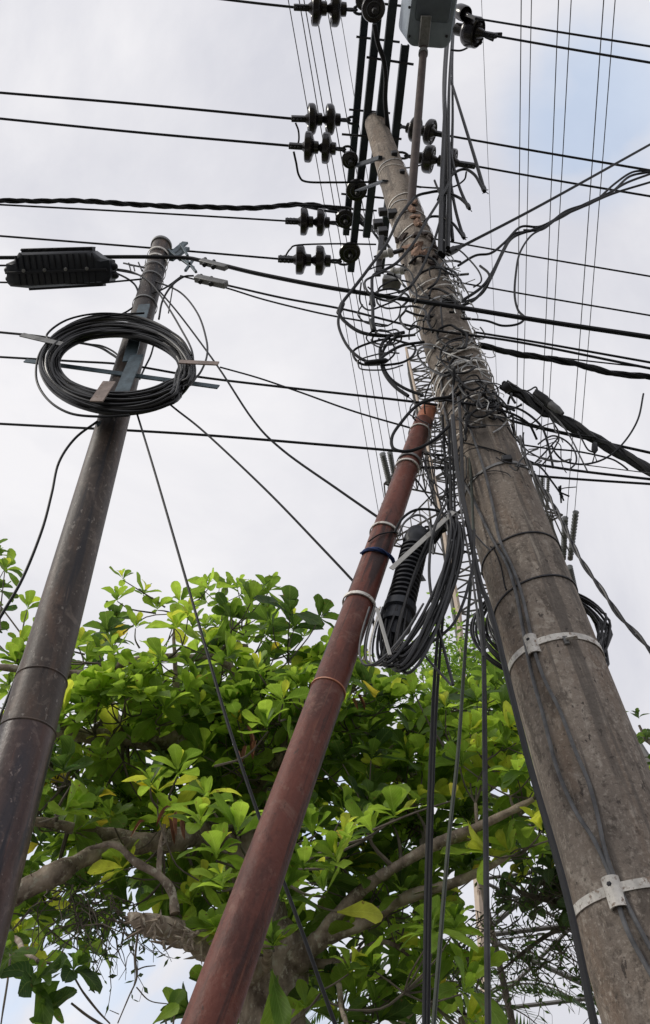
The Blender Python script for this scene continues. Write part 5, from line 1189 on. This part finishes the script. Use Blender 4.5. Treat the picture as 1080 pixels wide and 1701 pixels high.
clumps(LV, tm, [(850, 1370), (900, 1360), (960, 1390), (1010, 1420), (1010, 1490), (940, 1500), (860, 1480)], 9, (6.0, 6.6), nd2, .3, (.16, .2), per=(4, 6), rad_=.3, minsep=25)
clumps(LV, tm, [(1045, 1210), (1090, 1190), (1250, 1200), (1300, 1400), (1150, 1500), (1090, 1380)], 16, (6.2, 7.2), nd2, .5, (.16, .2), per=(4, 6), rad_=.32, minsep=25)
for (x, y) in ((880, 1610), (935, 1590), (960, 1630), (985, 1660), (975, 1560), (1062, 1195), (1075, 1230), (930, 1545)):
    p = hd(x, y, 6.2); rosette(LV, p, Vector((0, -.3, .8)), 6, .14, rg, .3, .3)
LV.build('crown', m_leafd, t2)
# hanging dry twigs with narrow leaves
hv = Leaves()
def droop(x, y, H, L, n):
    p = hd(x, y, H); d = Vector((rg.uniform(-1, 1), rg.uniform(-.6, .6), rg.uniform(-.9, .1))); pts = [p]
    for i in range(n):
        d = (d+Vector((rg.uniform(-.75, .75), rg.uniform(-.5, .5), rg.uniform(-.55, .25)))).normalized(); pts.append(pts[-1]+d*L/n)
        if rg.random() < .6:
            hv.small(pts[-1], Vector((rg.uniform(-1, 1), rg.uniform(-.8, .8), rg.uniform(-1, .2))), Vector((rg.uniform(-1, 1), -1, rg.uniform(-.6, .6))), rg.uniform(.025, .085), rg.uniform(.008, .026), rg.uniform(0, .7))
    tm.tube(pts, [.0045*(1-.7*i/n) for i in range(n+1)], 4)
for i in range(120):
    droop(rg.uniform(790, 985), rg.uniform(1430, 1600), rg.uniform(5.9, 6.6), rg.uniform(.3, .8), 8)
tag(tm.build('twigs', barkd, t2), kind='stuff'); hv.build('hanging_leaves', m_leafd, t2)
# dry hanging fringe on the main tree
hv = Leaves(); tm = MB()
for i in range(46): droop(rg.uniform(120, 210), rg.uniform(1490, 1540), rg.uniform(4.5, 4.9), rg.uniform(.25, .55), 7)
for i in range(34): droop(rg.uniform(60, 200), rg.uniform(1460, 1500), rg.uniform(4.5, 4.9), rg.uniform(.15, .35), 5)
for i in range(26): droop(rg.uniform(765, 800), rg.uniform(1550, 1600), 5.4, rg.uniform(.2, .5), 6)
tag(tm.build('hanging_twigs', barkd, tree), kind='stuff'); hv.build('hanging_leaves', m_leafd, tree)

# fine bright creeper behind the hanging cables
cb = hd(780, 1300, 7.5); cr_ = thing('flowering_shrub', Vector((cb.x, cb.y, 0)), 'bright fine leaved bush top behind the hanging cables', 'shrub')
mb = MB(); tops = [hd(x, y, 7.5) for x, y in ((700, 1110), (735, 1080), (765, 1085), (800, 1100), (830, 1120), (770, 1130))]; fork = hd(785, 1400, 7.5)
mb.tube([Vector((cb.x, cb.y, -.05)), fork.lerp(Vector((cb.x, cb.y, 0)), .4), fork], [.04, .03, .025], 8)
for t_ in tops: mb.tube(smoothpts([fork, fork.lerp(t_, .5)+Vector((rg.uniform(-.2, .2), 0, 0)), t_], 4), [.02-.0018*i for i in range(9)], 6)
mb.build('stem', barkd, cr_); LV = Leaves()
for i in range(3600):
    t_ = rg.choice(tops); v = Vector((rg.gauss(0, 1), rg.gauss(0, 1), rg.gauss(0, .9)))*.26 + Vector((0, 0, -rg.random()**2*.9)); p = t_+v
    LV.small(p, Vector((rg.uniform(-1, 1), rg.uniform(-1, 1), rg.uniform(-.4, 1))), Vector((rg.uniform(-1, 1), rg.uniform(-1, 1), 1)), rg.uniform(.05, .1), rg.uniform(.025, .045), min(.9, max(0, rg.gauss(.55, .2))))
LV.build('crown', m_fine, cr_)

# palm fronds low behind
def palm(label, x, y, H, hs):
    c = hd(x, y, H); root = thing('palm_tree', Vector((c.x, c.y, 0)), label, 'palm', 'palms low behind the tree')
    mb = MB(); mb.tube([Vector((c.x, c.y, -.05)), Vector((c.x+.05, c.y, c.z*.5)), c], [.14, .11, .09], 10); mb.build('trunk', bark, root)
    LV = Leaves(); tm = MB()
    for i in range(11):
        an = i*2*math.pi/11+rg.uniform(-.2, .2); d = Vector((math.cos(an), math.sin(an), rg.uniform(.5, 1.3))).normalized(); pts = [c]; 
        for k in range(14):
            d = (d+Vector((0, 0, -.11))).normalized(); pts.append(pts[-1]+d*hs/14)
        tm.tube(pts, [.014-.0008*k for k in range(15)], 5)
        for k in range(2, 15):
            dd = (pts[k]-pts[k-1]).normalized(); sd_ = dd.cross(Vector((0, 0, 1))).normalized()
            for f in (0, .5):
                p = pts[k].lerp(pts[k-1], f)
                for s_ in (-1, 1): LV.small(p, sd_*s_+dd*.7-Vector((0, 0, .35)), Vector((0, 0, 1)), hs*.24*math.sin(math.pi*(k+2)/19), .028, rg.uniform(.1, .6))
    tm.build('frond_stem', barkd, root); LV.build('fronds', m_palm, root)
palm('palm with feathery fronds at the bottom, between the hanging cables', 775, 1690, 9, 1.3)
palm('palm fronds showing through the tree left of the hanging cables', 672, 1665, 8.5, 1.1)
